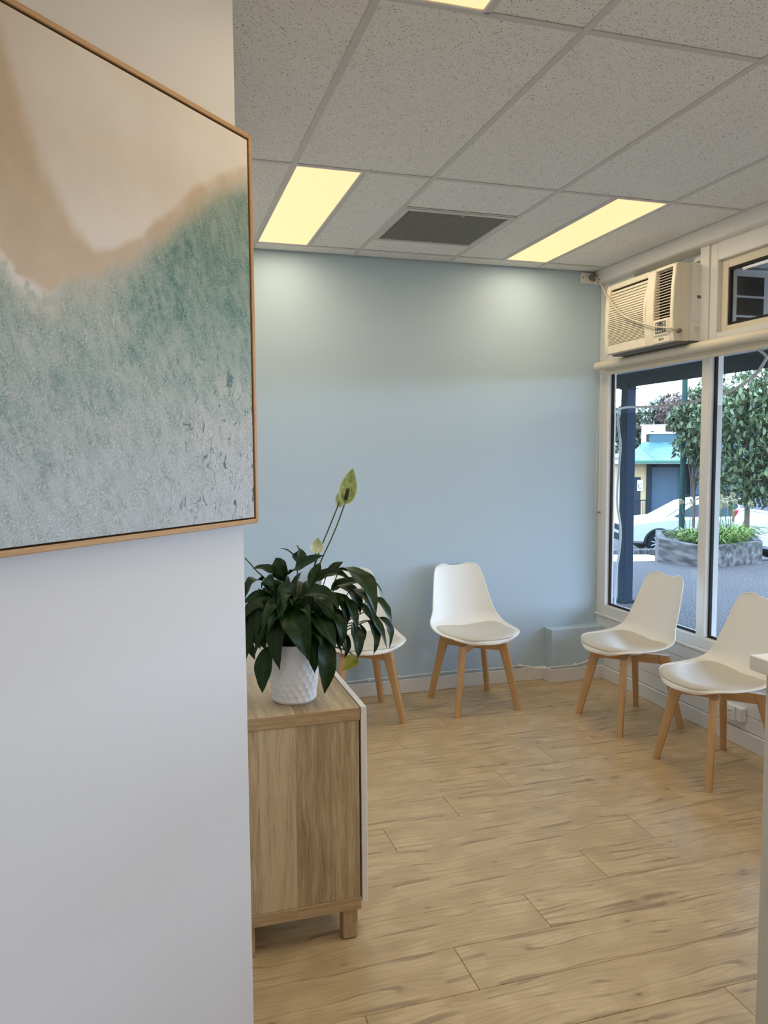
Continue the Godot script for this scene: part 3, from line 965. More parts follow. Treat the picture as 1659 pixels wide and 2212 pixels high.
func ceiling_light(label: String, x: float, z: float) -> void:
	var t := thing("ceiling_light", label, "light", Vector3(x + 0.15, HC, z + 0.6), 0.0, "ceiling light panels")
	var lx := 0.270
	var lz := 1.170
	part("diffuser", box(lx, 0.004, lz, 0.0005), M.lamp_panel, t, Vector3(0, 0.005, 0))
	for s in [-1, 1]:
		part("frame_rail", box(0.009, 0.008, lz + 0.018, 0.001), M.trim_white, t, Vector3(s * (lx / 2 + 0.0045), 0.004, 0))
		part("frame_rail", box(lx, 0.0081, 0.009, 0.001), M.trim_white, t, Vector3(0, 0.004, s * (lz / 2 + 0.0045)))
	part("tray", box(0.296, 0.06, 1.196, 0.001), M.trim_white, t, Vector3(0, 0.04, 0))
	var l := AreaLight3D.new()
	l.name = "lamp_light"
	l.area_size = Vector2(lx, lz)
	l.light_color = Color(1.0, 0.93, 0.81)
	l.light_energy = 0.68
	l.area_range = 14.0
	l.area_attenuation = 2.0
	l.shadow_enabled = true
	l.position = Vector3(0, -0.001, 0)
	l.rotation.x = -PI / 2
	t.add_child(l)

func build_windows() -> void:
	var w := place("wall_right")
	span("wall_core", Vector3(XW + 0.006, -0.3, 0.0), Vector3(2.40, 0.43, 7.0), M.frame_white, w, 0.0)
	var ys := [0.085, 0.165, 0.247, 0.336, 0.412]
	for k in 4:
		span("board", Vector3(XW - 0.002, ys[k] + 0.0008, 0.0), Vector3(XW + 0.012, ys[k + 1] - 0.0008, 7.0), M.trim_white, w, 0.003)
	span("sill", Vector3(XW - 0.014, 0.412, 0.0), Vector3(2.31, 0.430, 6.2), M.frame_white, w, 0.004)
	# the corner strip beside the far wall, the panel round the air conditioner, the header
	span("corner_post", Vector3(XW, 0.43, 0.0), Vector3(2.342, 2.60, 0.098), M.frame_white, w, 0.003)
	span("panel", Vector3(2.29, 2.13, 0.098), Vector3(2.40, 2.60, 0.347), M.frame_white, w, 0.002)
	span("lintel_board", Vector3(2.370, 2.499, 0.347), Vector3(2.40, 2.60, 0.975), M.frame_white, w, 0.0)
	span("packing_strip", Vector3(2.285, 2.535, 0.90), Vector3(2.33, 2.56, 0.99), M.frame_white, w, 0.002)
	span("post_board", Vector3(2.262, 2.09, 0.975), Vector3(2.40, 2.60, 1.045), M.frame_white, w, 0.003)
	span("post", Vector3(2.272, 2.09, 1.045), Vector3(2.40, 2.60, 1.10), M.frame_white, w, 0.003)
	span("header", Vector3(2.272, 2.50, 1.10), Vector3(2.40, 2.60, 7.0), M.frame_white, w, 0.003)
	span("end_wall", Vector3(XW, 0.43, 6.1), Vector3(2.40, 2.60, 7.0), M.wall_white, w, 0.0)
	var f := place("trim_3")
	span("bottom_rail", Vector3(XW, 0.43, 0.098), Vector3(2.365, 0.490, 6.1), M.frame_white, f, 0.003)
	span("transom", Vector3(XW, 2.095, 0.098), Vector3(2.40, 2.13, 6.1), M.frame_white, f, 0.003)
	var edges := [0.098]
	for k in 6:
		edges.append(0.992 + 1.01 * k)
	for k in range(1, 7):
		span("mullion", Vector3(XW, 0.49, edges[k]), Vector3(2.365, 2.095, edges[k] + 0.064), M.frame_white, f, 0.003)
	for k in 6:
		var z0: float = edges[k] + (0.064 if k > 0 else 0.0)
		var z1: float = edges[k + 1]
		var n := place("window_%d" % (k + 1))
		pane_set(n, 0.49, 2.095, z0, z1, 2.304, 0.012, true)
	# fixed lights above the transom
	for k in 5:
		var z0 := 1.10 + 1.01 * k
		var z1 := z0 + 0.946
		if k > 0:
			span("post", Vector3(2.272, 2.13, z0 - 0.064), Vector3(2.40, 2.50, z0), M.frame_white, w, 0.003)
		var n := place("window_%d" % (k + 7))
		for e in [[z0, z0 + 0.045, 2.13, 2.50], [z1 - 0.045, z1, 2.13, 2.50]]:
			span("frame_stile", Vector3(2.300, e[2], e[0]), Vector3(2.345, e[3], e[1]), M.old_cream, n, 0.002)
		span("frame_rail", Vector3(2.3005, 2.13, z0 + 0.045), Vector3(2.345, 2.160, z1 - 0.045), M.old_cream, n, 0.002)
		span("frame_rail", Vector3(2.3005, 2.455, z0 + 0.045), Vector3(2.345, 2.50, z1 - 0.045), M.old_cream, n, 0.002)
		pane_set(n, 2.160, 2.455, z0 + 0.045, z1 - 0.045, 2.306, 0.014, false)

func pane_set(n: Node3D, y0: float, y1: float, z0: float, z1: float, x: float, s: float, film: bool) -> void:
	span("seal", Vector3(x, y0, z0), Vector3(x + 0.018, y0 + s, z1), M.seal, n, 0.002)
	span("seal", Vector3(x, y1 - s, z0), Vector3(x + 0.018, y1, z1), M.seal, n, 0.002)
	span("seal", Vector3(x, y0 + s, z0), Vector3(x + 0.018, y1 - s, z0 + s), M.seal, n, 0.002)
	span("seal", Vector3(x, y0 + s, z1 - s), Vector3(x + 0.018, y1 - s, z1), M.seal, n, 0.002)
	sheet("pane", n, x + 0.010, y0 + s, y1 - s, z0 + s, z1 - s, M.glass)
	if film:
		sheet("privacy_film", n, x + 0.008, y0 + s, 1.752, z0 + s, z1 - s, M.window_film)

# an upright sheet of glass or film facing the room
func sheet(called: String, parent: Node3D, x: float, y0: float, y1: float, z0: float, z1: float, m: Material) -> void:
	var st := tool()
	put_quad(st, [Vector3(x, y0, z0), Vector3(x, y1, z0), Vector3(x, y1, z1), Vector3(x, y0, z1)], Vector3(-1, 0, 0))
	part(called, st.commit(), m, parent)

# ---------------------------------------------------------------- outdoors: a frame turned like the street, r to the right, d away from the shop
const YARD := Vector3(-0.5918, 0, 4.5205)
const YARD_TURN := -0.29406

func yard(r: float, y: float, d: float) -> Vector3:
	return YARD + Basis(Vector3.UP, YARD_TURN) * Vector3(r, y, -d)

func ground_at(d: float) -> float:
	var k := [[3.0, -0.29], [8.0, -0.29], [11.8, -0.29], [13.0, -0.37], [17.0, -0.97], [20.0, -1.22], [24.0, -1.66], [34.0, -1.70], [120.0, -1.9]]
	for i in k.size() - 1:
		if d <= k[i + 1][0]:
			return lerpf(k[i][1], k[i + 1][1], clampf((d - k[i][0]) / (k[i + 1][0] - k[i][0]), 0.0, 1.0))
	return -1.9

func build_outdoors() -> void:
	var rows := []
	for d in [4.0, 6.0, 8.0, 10.0, 11.8, 12.4, 13.0, 15.0, 17.0, 18.5, 20.0, 22.0, 24.0, 28.0, 34.0, 60.0, 110.0]:
		var line := []
		var r0 := maxf((3.1 - 0.29 * d) / 0.957 + 0.03, -30.0)
		for k in 13:
			line.append(yard(lerpf(r0, 60.0, pow(k / 12.0, 1.6)), ground_at(d), d))
		rows.append(line)
	struct("road", grid(rows, 0.0, false, true), M.asphalt)
	struct("footpath", box(1.9, 0.12, 17.0, 0.01), M.asphalt, Vector3(3.36, -0.34, 0.5))
	# pale apron and kerb before the parked car
	var kerb := thing("kerb", "pale concrete kerb before the white car's front wheel", "kerb", yard(6.3, 0, 20.3), YARD_TURN)
	part("kerb_stone", box(5.0, 0.16, 0.2, 0.02), M.concrete, kerb, Vector3(0, -1.17, 0))
	var apron := []
	for d in [15.2, 17.0, 18.5, 20.0]:
		apron.append([yard(4.4 + (17.0 - d) * 0.35, ground_at(d) + 0.02, d), yard(6.6 + (d - 17.0) * 0.1, ground_at(d) + 0.02, d)])
	struct("driveway", grid(apron, 0.0, false, true), M.pale_paving)
	# verandah
	var post := thing("verandah_post", "dark blue square verandah post outside the left window pane", "post", Vector3(4.80, -0.3, -3.36))
	part("shaft", box(0.125, 2.60, 0.125, 0.006), M.verandah_blue, post, Vector3(0, 1.30, 0))
	part("bracket", box(0.16, 0.012, 0.16, 0.003), M.verandah_dark, post, Vector3(0, 2.535, 0))
	part("base_plate", box(0.20, 0.02, 0.20, 0.003), M.verandah_dark, post, Vector3(0, 0.03, 0))
	var post2 := post.duplicate()
	post2.name = numbered("verandah_post")
	post2.position = Vector3(4.80, -0.3, 4.6)
	post2.set_meta("label", "dark blue square verandah post beyond the right-hand windows")
	add_child(post2)
	var vb := thing("verandah_beam", "dark fascia beam under the edge of the verandah roof", "beam", Vector3(4.80, 2.255, 0.0))
	part("fascia", box(0.06, 0.16, 18.0, 0.004), M.verandah_dark, vb, Vector3(0, 0.08, 0))
	part("edge_board", box(0.03, 0.094, 18.0, 0.004), M.soffit, vb, Vector3(0.0, 0.2075, 0))
	part("gutter", box(0.10, 0.07, 18.0, 0.01), M.verandah_dark, vb, Vector3(0.085, 0.12, 0))
	var so := place("ceiling_outside")
	for k in 17:
		span("soffit_board", Vector3(2.41 + 0.14 * k, 2.510, -9.0), Vector3(2.41 + 0.14 * k + 0.134, 2.525, 9.0), M.soffit, so, 0.003)
	span("soffit_deck", Vector3(2.41, 2.527, -9.0), Vector3(4.86, 2.585, 9.0), M.verandah_dark, so, 0.0)
	build_planter()
	build_trees()
	build_building()
	build_cars()
	var hose := thing("drain_hose", "pale flexible drain hose looping across the panes outside", "hose", Vector3(2.50, 0, 0))
	var hp := [Vector3(0, 2.12, 1.0), Vector3(0, 2.06, 1.12), Vector3(0, 2.003, 1.205), Vector3(0, 1.968, 1.192), Vector3(0, 1.906, 1.130), Vector3(0, 1.863, 1.031), Vector3(0, 1.826, 0.890), Vector3(0, 1.806, 0.720), Vector3(0, 1.793, 0.448), Vector3(0, 1.795, 0.217), Vector3(0, 1.806, -0.02), Vector3(0, 1.79, -0.10), Vector3(0, 1.716, -0.116), Vector3(0, 1.557, -0.084), Vector3(0, 1.398, -0.096), Vector3(0, 1.173, -0.112), Vector3(0, 0.984, -0.067), Vector3(0, 0.823, -0.074), Vector3(0, 0.622, -0.112), Vector3(0, 0.2, -0.113), Vector3(0, -0.26, -0.11)]
	part("pipe", tube(smooth_path(hp, 5), 0.008, 8), M.hose, hose)

func build_planter() -> void:
	var p := thing("concrete_planter", "weathered grey concrete planter box at the road edge", "planter")
	var c := [Vector2(7.57, -6.48), Vector2(7.48, -5.22), Vector2(8.87, -5.57), Vector2(9.95, -7.0), Vector2(8.4, -7.7)]
	var mid := Vector2(8.45, -6.4)
	for k in c.size():
		var a: Vector2 = c[k]
		var b: Vector2 = c[(k + 1) % c.size()]
		var ia := a + (mid - a).normalized() * 0.15
		var ib := b + (mid - b).normalized() * 0.15
		var poly := PackedVector2Array()
		for q in [a, b, ib, ia]:
			poly.append(Vector2(q.x, -q.y))
		var o := part("side_wall", prism(poly, 0.60, 0.008), M.concrete, p)
		o.position.y = -0.56
		o.rotation.x = -PI / 2
	var soil := PackedVector2Array()
	for q in c:
		var w: Vector2 = q + (mid - q).normalized() * 0.14
		soil.append(Vector2(w.x, -w.y))
	var s := part("soil", prism(soil, 0.45), M.soil, p)
	s.position.y = -0.52
	s.rotation.x = -PI / 2
	var spots := [[Vector3(8.05, -0.07, -6.15), 0.50, 4, "yellow-green strap-leaved clump at the planter's left end"], [Vector3(8.05, -0.07, -5.68), 0.50, 3, "strap-leaved clump at the planter's front corner"], [Vector3(8.55, -0.07, -5.95), 0.56, 7, "strap-leaved clump with dry seed heads at the planter's right end"], [Vector3(9.1, -0.07, -6.5), 0.5, 3, "strap-leaved clump behind the planter's right end"]]
	for a in spots:
		clump(a[0], a[1], a[2], a[3])

func clump(at: Vector3, size: float, stems: int, label: String) -> void:
	var t := thing("agapanthus", label, "plant", at, 0.0, "strap-leaved plants in the planter")
	var st := tool()
	for k in 150:
		var a := rng.randf() * TAU
		var reach := size * rng.randf_range(0.35, 1.0)
		var high := size * rng.randf_range(0.45, 0.95)
		var dir := Vector3(cos(a), 0, sin(a))
		var side := Vector3(-sin(a), 0, cos(a)) * rng.randf_range(0.012, 0.02)
		var b0 := dir * rng.randf_range(0.0, 0.15) + Vector3(rng.randf_range(-0.12, 0.12), 0, rng.randf_range(-0.12, 0.12))
		var tone := rng.randf_range(0.55, 1.15)
		st.set_color(Color(tone * rng.randf_range(0.9, 1.2), tone, tone * 0.9))
		var rows := []
		for e in 6:
			var q := e / 5.0
			var c := b0 + dir * reach * q + Vector3(0, high * (1.75 * q - 1.25 * q * q), 0)
			var wd := side * (1.0 - q * q * 0.9)
			rows.append([c - wd, c + Vector3(0, -0.006, 0), c + wd])
		put_grid(st, rows)
	var o := part("leaves", st.commit(), M.strap_leaf, t)
	o.set_meta("kind", "stuff")
	for k in stems:
		var a := rng.randf() * TAU
		var base := Vector3(cos(a), 0, sin(a)) * rng.randf_range(0.02, 0.14)
		var top := base * 2.2 + Vector3(rng.randf_range(-0.16, 0.22), rng.randf_range(0.78, 1.0) * size * 1.5, rng.randf_range(-0.1, 0.1))
		part("flower_stem", tube(smooth_path([base, (base + top) * 0.5 + Vector3(0, 0.05, 0), top], 4), 0.006, 5), M.stem_green, t)
		var us := tool()
		for e in 46:
			var d := Vector3(rng.randfn(), rng.randfn() + 0.25, rng.randfn()).normalized()
			put_tube(us, [top, top + d * rng.randf_range(0.032, 0.042), top + d * 0.050], 0.0015, 4, 0.006)
		part("seed_head", us.commit(), M.umbel, t)

# a leaf bent along its middle, pointing along +y
func leaf_mesh(l: float, w: float) -> ArrayMesh:
	var st := tool()
	var rows := []
	for k in 5:
		var q := k / 4.0
		var ww := w * sin(PI * pow(q * 0.94 + 0.03, 0.8))
		rows.append([Vector3(-ww, l * q, ww * 0.35 - q * q * l * 0.25), Vector3(0, l * q, -q * q * l * 0.25), Vector3(ww, l * q, ww * 0.35 - q * q * l * 0.25)])
	st.set_color(Color.WHITE)
	put_grid(st, rows)
	return st.commit()

func crown(parent: Node3D, blobs: Array, count: int, leaf: ArrayMesh, m: Material, lo: float, hi: float) -> void:
	var mm := MultiMesh.new()
	mm.transform_format = MultiMesh.TRANSFORM_3D
	mm.use_colors = true
	mm.mesh = leaf
	mm.instance_count = count
	var total := 0.0
	for b in blobs:
		total += b[1] * b[1]
	for k in count:
		var pick := rng.randf() * total
		var b: Array = blobs[0]
		for q in blobs:
			b = q
			pick -= q[1] * q[1]
			if pick <= 0.0:
				break
		var d := Vector3(rng.randfn(), rng.randfn(), rng.randfn()).normalized()
		var at: Vector3 = b[0] + d * b[1] * pow(rng.randf(), 0.4) * Vector3(1, 0.9, 1)
		var bs := Basis.from_euler(Vector3(rng.randf_range(1.4, 3.6), rng.randf() * TAU, rng.randf_range(-0.5, 0.5))).scaled(Vector3.ONE * rng.randf_range(0.7, 1.3))
		mm.set_instance_transform(k, Transform3D(bs, at))
		var tone := rng.randf_range(lo, hi)
		mm.set_instance_color(k, Color(tone * rng.randf_range(0.85, 1.2), tone, tone * rng.randf_range(0.8, 1.1)))
	var o := MultiMeshInstance3D.new()
	o.name = "foliage"
	o.multimesh = mm
	o.material_override = m
	o.set_meta("kind", "stuff")
	parent.add_child(o, true)

func tree(label: String, at: Vector3, blobs: Array, count: int, leaf: ArrayMesh, m: Material, trunk: float, branches: int, group := "") -> void:
	var t := thing("tree", label, "tree", at, YARD_TURN, group)
	var high: float = blobs[0][0].y
	part("trunk", tube(smooth_path([Vector3(0, -0.2, 0), Vector3(0.03, high * 0.4, 0.02), Vector3(-0.02, high * 0.95, 0)], 4), trunk, 8, trunk * 0.5), M.bark, t)
	for k in mini(branches, blobs.size()):
		var b: Vector3 = blobs[k][0]
		part("branch", tube(smooth_path([Vector3(0.01, high * 0.45, 0.0), b * Vector3(0.5, 0, 0.5) + Vector3(0, lerpf(high * 0.5, b.y, 0.5), 0), b], 4), trunk * 0.4, 6, trunk * 0.12), M.bark, t)
	crown(t, blobs, count, leaf, m, 0.5, 1.25)

func build_trees() -> void:
	var leaf := leaf_mesh(0.125, 0.030)
	# crown blobs: [centre, radius], local to the foot of the trunk
	tree("leafy green street tree behind the concrete planter", yard(7.15, -0.7, 15.2), [[Vector3(0.15, 2.5, 0), 0.95], [Vector3(-0.15, 1.75, 0.1), 0.75], [Vector3(0.5, 1.7, 0.2), 0.7], [Vector3(0.6, 3.1, 0), 0.8], [Vector3(-0.55, 2.75, 0), 0.6], [Vector3(0.9, 2.4, 0), 0.8], [Vector3(0.1, 3.5, 0), 0.6]], 8200, leaf, M.tree_leaf, 0.07, 6)
	tree("smaller green street tree beside the dark green lamp pole", yard(6.42, -0.8, 16.0), [[Vector3(0.0, 2.95, 0), 0.50], [Vector3(-0.05, 2.45, 0.1), 0.42], [Vector3(0.3, 2.2, 0), 0.35], [Vector3(0.35, 3.4, 0), 0.5], [Vector3(-0.25, 3.0, 0.0), 0.32], [Vector3(0.35, 1.75, 0), 0.28]], 2600, leaf, M.tree_leaf, 0.04, 5)
	var far := leaf_mesh(0.30, 0.085)
	for a in [["grey-green gum tree behind the low building, left of the parapet", 19.2, 58.0, M.gum_leaf, 2.4, 0.3], ["rust-brown leafed tree behind the low building's parapet", 21.6, 55.0, M.copper_leaf, 2.2, 1.0], ["tall grey-green gum tree behind the street tree", 25.4, 60.0, M.gum_leaf, 3.6, 1.2], ["grey-green gum tree at the far right behind the white car", 31.0, 58.0, M.gum_leaf, 3.2, 0.0]]:
		var s: float = a[4]
		var b := []
		for k in 9:
			b.append([Vector3(rng.randf_range(-s, s), 5.2 + a[5] + rng.randf_range(-2.6, 1.0), rng.randf_range(-1, 1)), s * rng.randf_range(0.45, 0.75)])
		tree(a[0], yard(a[1], -1.8, a[2]), b, 7000, far, a[3], 0.18, 3, "trees behind the low building")
	var pole := thing("lamp_pole", "tall dark green pole standing behind the planter", "pole", yard(6.21, -0.75, 16.0))
	part("shaft", cylinder(0.06, 0.055, 4.6, 16), M.pole_green, pole)
	part("base_collar", cylinder(0.09, 0.085, 0.25, 16, 0.01), M.pole_green, pole)

func build_building() -> void:
	var b := thing("shop_building", "low shop building with a teal metal roof across the car park", "building", yard(0, -1.7, 34.0), YARD_TURN)
	# local x: r to the right; z towards the viewer; y from the ground
	var x0 := 10.5
	var x1 := 24.0
	part("wall", box(1.55, 2.9, 0.2, 0.01), M.brick_cream, b, Vector3(11.28, 1.35, -1.4))
	part("wall", box(x1 - x0 - 2.0, 0.35, 0.2, 0.01), M.shop_dark, b, Vector3((x0 + x1) / 2 + 1.0, 2.65, -1.4))
	part("wall", box(x1 - x0, 2.9, 0.2, 0.01), M.shop_dark, b, Vector3((x0 + x1) / 2, 1.3, -1.75))
	part("pillar", box(0.22, 2.75, 0.25, 0.01), M.verandah_dark, b, Vector3(12.14, 1.35, -1.3))
	part("pillar", box(0.20, 2.75, 0.25, 0.01), M.verandah_dark, b, Vector3(13.72, 1.35, -1.3))
	part("pillar", box(0.16, 2.75, 0.2, 0.01), M.red_post, b, Vector3(14.35, 1.35, -0.5))
	for k in 5:
		part("shop_window", box(1.40, 2.35, 0.05, 0.01), M.shop_glass, b, Vector3(12.93 + 1.62 * k + (0.25 if k > 0 else 0.0), 1.28, -1.42))
	part("doorway", box(0.62, 2.0, 0.06, 0.01), M.shop_dark, b, Vector3(11.45, 1.0, -1.28))
	part("poster", box(0.25, 0.5, 0.03, 0.004), M.poster_white, b, Vector3(11.72, 1.62, -1.23))
	var ring := []
	for k in 19:
		var a := deg_to_rad(40.0 + 280.0 * k / 18.0)
		ring.append(Vector3(11.72 + cos(a) * 0.075, 1.58 + sin(a) * 0.085, -1.212))
	part("poster_mark", tube(ring, 0.016, 6), M.shop_dark, b)
	for k in 9:
		part("railing_bar", box(0.02, 0.95, 0.02, 0.002), M.verandah_dark, b, Vector3(11.0 + k * 0.11, 0.5, -0.6))
	part("railing_rail", box(1.0, 0.04, 0.04, 0.004), M.verandah_dark, b, Vector3(11.45, 0.98, -0.6))
	# roof: sheets up to the clerestory, with a hipped left end
	var ey := 2.75
	var ry := 3.60
	var n := 18
	for k in n:
		var xa := lerpf(x0, x1, float(k) / n)
		var xb := lerpf(x0, x1, float(k + 1) / n)
		var hip := func(x: float) -> float: return clampf((x - x0) / 1.9, 0.0, 1.0)
		var rows := []
		for e in 4:
			var line := []
			for q in 9:
				var x := lerpf(xa, xb, q / 8.0)
				var t: float = minf(e / 3.0, hip.call(x))
				line.append(Vector3(x, ey + (ry - ey) * t + (0.018 if q % 2 == 0 else 0.0) + (0.012 if k % 2 == 0 else 0.0), -2.9 * t))
			rows.append(line)
		part("roof_sheet", grid(rows, 0.0, false, true), M.teal_roof, b)
	part("eave_gutter", box(x1 - x0 + 0.1, 0.13, 0.12, 0.02), M.gutter_green, b, Vector3((x0 + x1) / 2, ey - 0.03, 0.05))
	part("eave_lining", box(x1 - x0, 0.03, 1.5, 0.0), M.soffit, b, Vector3((x0 + x1) / 2, ey - 0.11, -0.72))
	part("clerestory_wall", box(x1 - x0 - 2.2, 0.42, 0.2, 0.01), M.clerestory, b, Vector3((x0 + x1) / 2 + 1.1, ry + 0.19, -2.95))
	part("ridge_cap", box(x1 - x0 - 2.0, 0.10, 0.3, 0.02), M.trim_white, b, Vector3((x0 + x1) / 2 + 1.1, ry + 0.44, -2.95))
	# parapet with a half-round opening
	var arch := PackedVector2Array([Vector2(0, 0), Vector2(0, 1.12), Vector2(1.06, 1.12), Vector2(1.06, 0.75), Vector2(1.06, 0.70)])
	arch.append(Vector2(0.68, 0.70))
	for k in 13:
		var a := PI * k / 12.0
		arch.append(Vector2(0.47 + cos(a) * 0.20, 0.70 + sin(a) * 0.17))
	arch.append(Vector2(0.15, 0.70))
	arch.append(Vector2(0.15, 0))
	part("parapet", prism(arch, 0.25, 0.01), M.trim_white, b, Vector3(12.4, ry - 0.32, -3.2))
	part("parapet_cap", box(1.18, 0.05, 0.34, 0.008), M.trim_white, b, Vector3(12.4 + 0.53, ry + 0.82, -3.07))

func build_cars() -> void:
	var a := car("parked_car", "white SUV parked side-on behind the planter, nose to the left", yard(9.75, -1.66, 24.2), YARD_TURN - 0.02, M.car_white)
	a.set_meta("group", "cars in the car park")
	var b := car("parked_car", "white wagon with a red tail light at the right edge of the window", yard(10.45, -1.0, 17.2), YARD_TURN + PI + 0.10, M.car_silver)
	b.set_meta("group", "cars in the car park")

# nose towards -x, near side +z; stands on y = 0, its middle at the origin
func car(called: String, label: String, at: Vector3, turn: float, paint: Material) -> Node3D:
	var t := thing(called, label, "car", at, turn)
	var lower := PackedVector2Array()
	for q in [[-2.28, 0.50], [-2.33, 0.72], [-2.28, 0.90], [-2.05, 1.00], [-1.25, 1.10], [-0.6, 1.13], [1.4, 1.16], [2.2, 1.14], [2.30, 0.95], [2.30, 0.55], [2.2, 0.36]]:
		lower.append(Vector2(q[0], q[1]))
	for w in [1.38, -1.36]:
		for k in 11:
			var a := PI * k / 10.0
			lower.append(Vector2(w + cos(a) * 0.41, 0.34 + maxf(sin(a), 0.0) * 0.41))
	lower.append(Vector2(-2.15, 0.36))
	var body := part("body", prism(lower, 1.84, 0.07), paint, t, Vector3(0, 0, -0.92))
	part("underbody", box(4.0, 0.35, 1.5, 0.05), M.car_black, t, Vector3(0, 0.42, 0))
	# cabin: narrower at the roof
	var prof := [[-1.20, 1.08], [-0.32, 1.58], [0.0, 1.66], [0.6, 1.69], [1.55, 1.65], [1.75, 1.58], [2.22, 1.12]]
	var half := func(y: float) -> float: return lerpf(0.88, 0.66, clampf((y - 1.08) / 0.6, 0.0, 1.0))
	var st := tool()
	var rows := []
	for q in prof:
		var h: float = half.call(q[1])
		rows.append([Vector3(q[0], q[1], -h), Vector3(q[0], q[1] + 0.025, -h * 0.6), Vector3(q[0], q[1] + 0.03, 0), Vector3(q[0], q[1] + 0.025, h * 0.6), Vector3(q[0], q[1], h)])
	put_grid(st, rows, 0.0, false, true)
	for s in [-1.0, 1.0]:
		for k in prof.size() - 1:
			var pts := []
			for e in [[k, false], [k + 1, false], [k + 1, true], [k, true]]:
				var q: Array = prof[e[0]]
				var y: float = 1.06 if e[1] else q[1]
				pts.append(Vector3(q[0], y, s * half.call(y)))
			fan(st, pts, Vector3(0, 0.35, s).normalized())
	part("cabin", st.commit(), paint, t)
	var side_windows := [[[-0.92, 1.15], [-0.28, 1.50], [0.28, 1.56], [0.28, 1.16]], [[0.34, 1.16], [0.34, 1.565], [1.05, 1.56], [1.10, 1.17]], [[1.17, 1.17], [1.12, 1.555], [1.55, 1.52], [1.85, 1.22]]]
	for s in [-1.0, 1.0]:
		for wpts in side_windows:
			var ws := tool()
			var pts := []
			for q in wpts:
				pts.append(Vector3(q[0], q[1], s * (half.call(q[1]) + 0.006)))
			fan(ws, pts, Vector3(0, 0.35, s).normalized())
			part("side_window", ws.commit(), M.car_glass, t)
		part("mirror", box(0.13, 0.14, 0.22, 0.04), paint, t, Vector3(-0.72, 1.20, s * 0.98))
		part("roof_rail", tube([Vector3(-0.15, 1.66, s * 0.6), Vector3(0.0, 1.73, s * 0.6), Vector3(1.4, 1.72, s * 0.6), Vector3(1.55, 1.65, s * 0.6)], 0.018, 6), M.car_black, t)
		part("headlight", box(0.34, 0.15, 0.10, 0.03), M.lamp_clear, t, Vector3(-2.10, 0.84, s * 0.82), Vector3(0, s * 0.5, 0))
		part("tail_light", box(0.12, 0.30, 0.16, 0.03), M.tail_red, t, Vector3(2.24, 0.98, s * 0.80))
		part("door_handle", box(0.18, 0.03, 0.03, 0.008), paint, t, Vector3(0.15, 0.98, s * 0.925))
		part("sill_trim", box(2.0, 0.14, 0.06, 0.02), M.car_black, t, Vector3(0, 0.34, s * 0.90))
		for wx in [-1.36, 1.38]:
			wheel(t, Vector3(wx, 0.345, s * 0.80), s)
			var arc := []
			for k in 15:
				var a := PI * k / 14.0
				arc.append(Vector3(wx + cos(a) * 0.44, 0.34 + sin(a) * 0.44, s * 0.905))
			part("wheel_arch", tube(arc, 0.045, 6), M.car_black, t)
	var ws := tool()
	var l0: float = half.call(1.12) - 0.1
	var l1: float = half.call(1.56) - 0.08
	fan(ws, [Vector3(-1.14, 1.14, -l0), Vector3(-1.14, 1.14, l0), Vector3(-0.36, 1.592, l1), Vector3(-0.36, 1.592, -l1)], Vector3(-0.5, 0.85, 0).normalized())
	part("windscreen", ws.commit(), M.screen_glass, t)
	var rs := tool()
	fan(rs, [Vector3(2.18, 1.19, -l0), Vector3(2.18, 1.19, l0), Vector3(1.79, 1.575, l1), Vector3(1.79, 1.575, -l1)], Vector3(0.8, 0.6, 0).normalized())
	part("rear_window", rs.commit(), M.car_glass, t)
	part("front_bumper", box(0.18, 0.26, 1.66, 0.05), M.car_black, t, Vector3(-2.22, 0.46, 0))
	part("grille", box(0.06, 0.18, 1.0, 0.02), M.car_black, t, Vector3(-2.31, 0.76, 0))
	part("rear_bumper", box(0.18, 0.30, 1.70, 0.05), paint, t, Vector3(2.24, 0.55, 0))
	return t

func wheel(t: Node3D, at: Vector3, s: float) -> void:
	var w := Node3D.new()
	w.name = "wheel"
	w.position = at
	w.rotation.x = PI / 2 * s
	t.add_child(w, true)
	if not cache.has("tyre"):
		cache["tyre"] = lathe([Vector2(0.245, -0.09), Vector2(0.31, -0.10), Vector2(0.338, -0.08), Vector2(0.345, 0), Vector2(0.338, 0.08), Vector2(0.31, 0.10), Vector2(0.245, 0.09)], 28)
		cache["rim"] = lathe([Vector2(0.0, 0.03), Vector2(0.06, 0.03), Vector2(0.22, 0.0), Vector2(0.235, 0.085), Vector2(0.25, 0.09)], 28)
		cache["hub"] = cylinder(0.055, 0.045, 0.04, 16, 0.006)
		cache["spoke"] = box(0.036, 0.022, 0.19, 0.005)
	part("tyre", cache.tyre, M.tyre, w)
	part("rim", cache.rim, M.car_black, w)
	part("hub", cache.hub, M.rim, w, Vector3(0, 0.045, 0))
	for k in 10:
		var a := TAU * k / 10.0
		part("spoke", cache.spoke, M.rim, w, Vector3(sin(a) * 0.14, 0.06, cos(a) * 0.14), Vector3(0, a, 0))

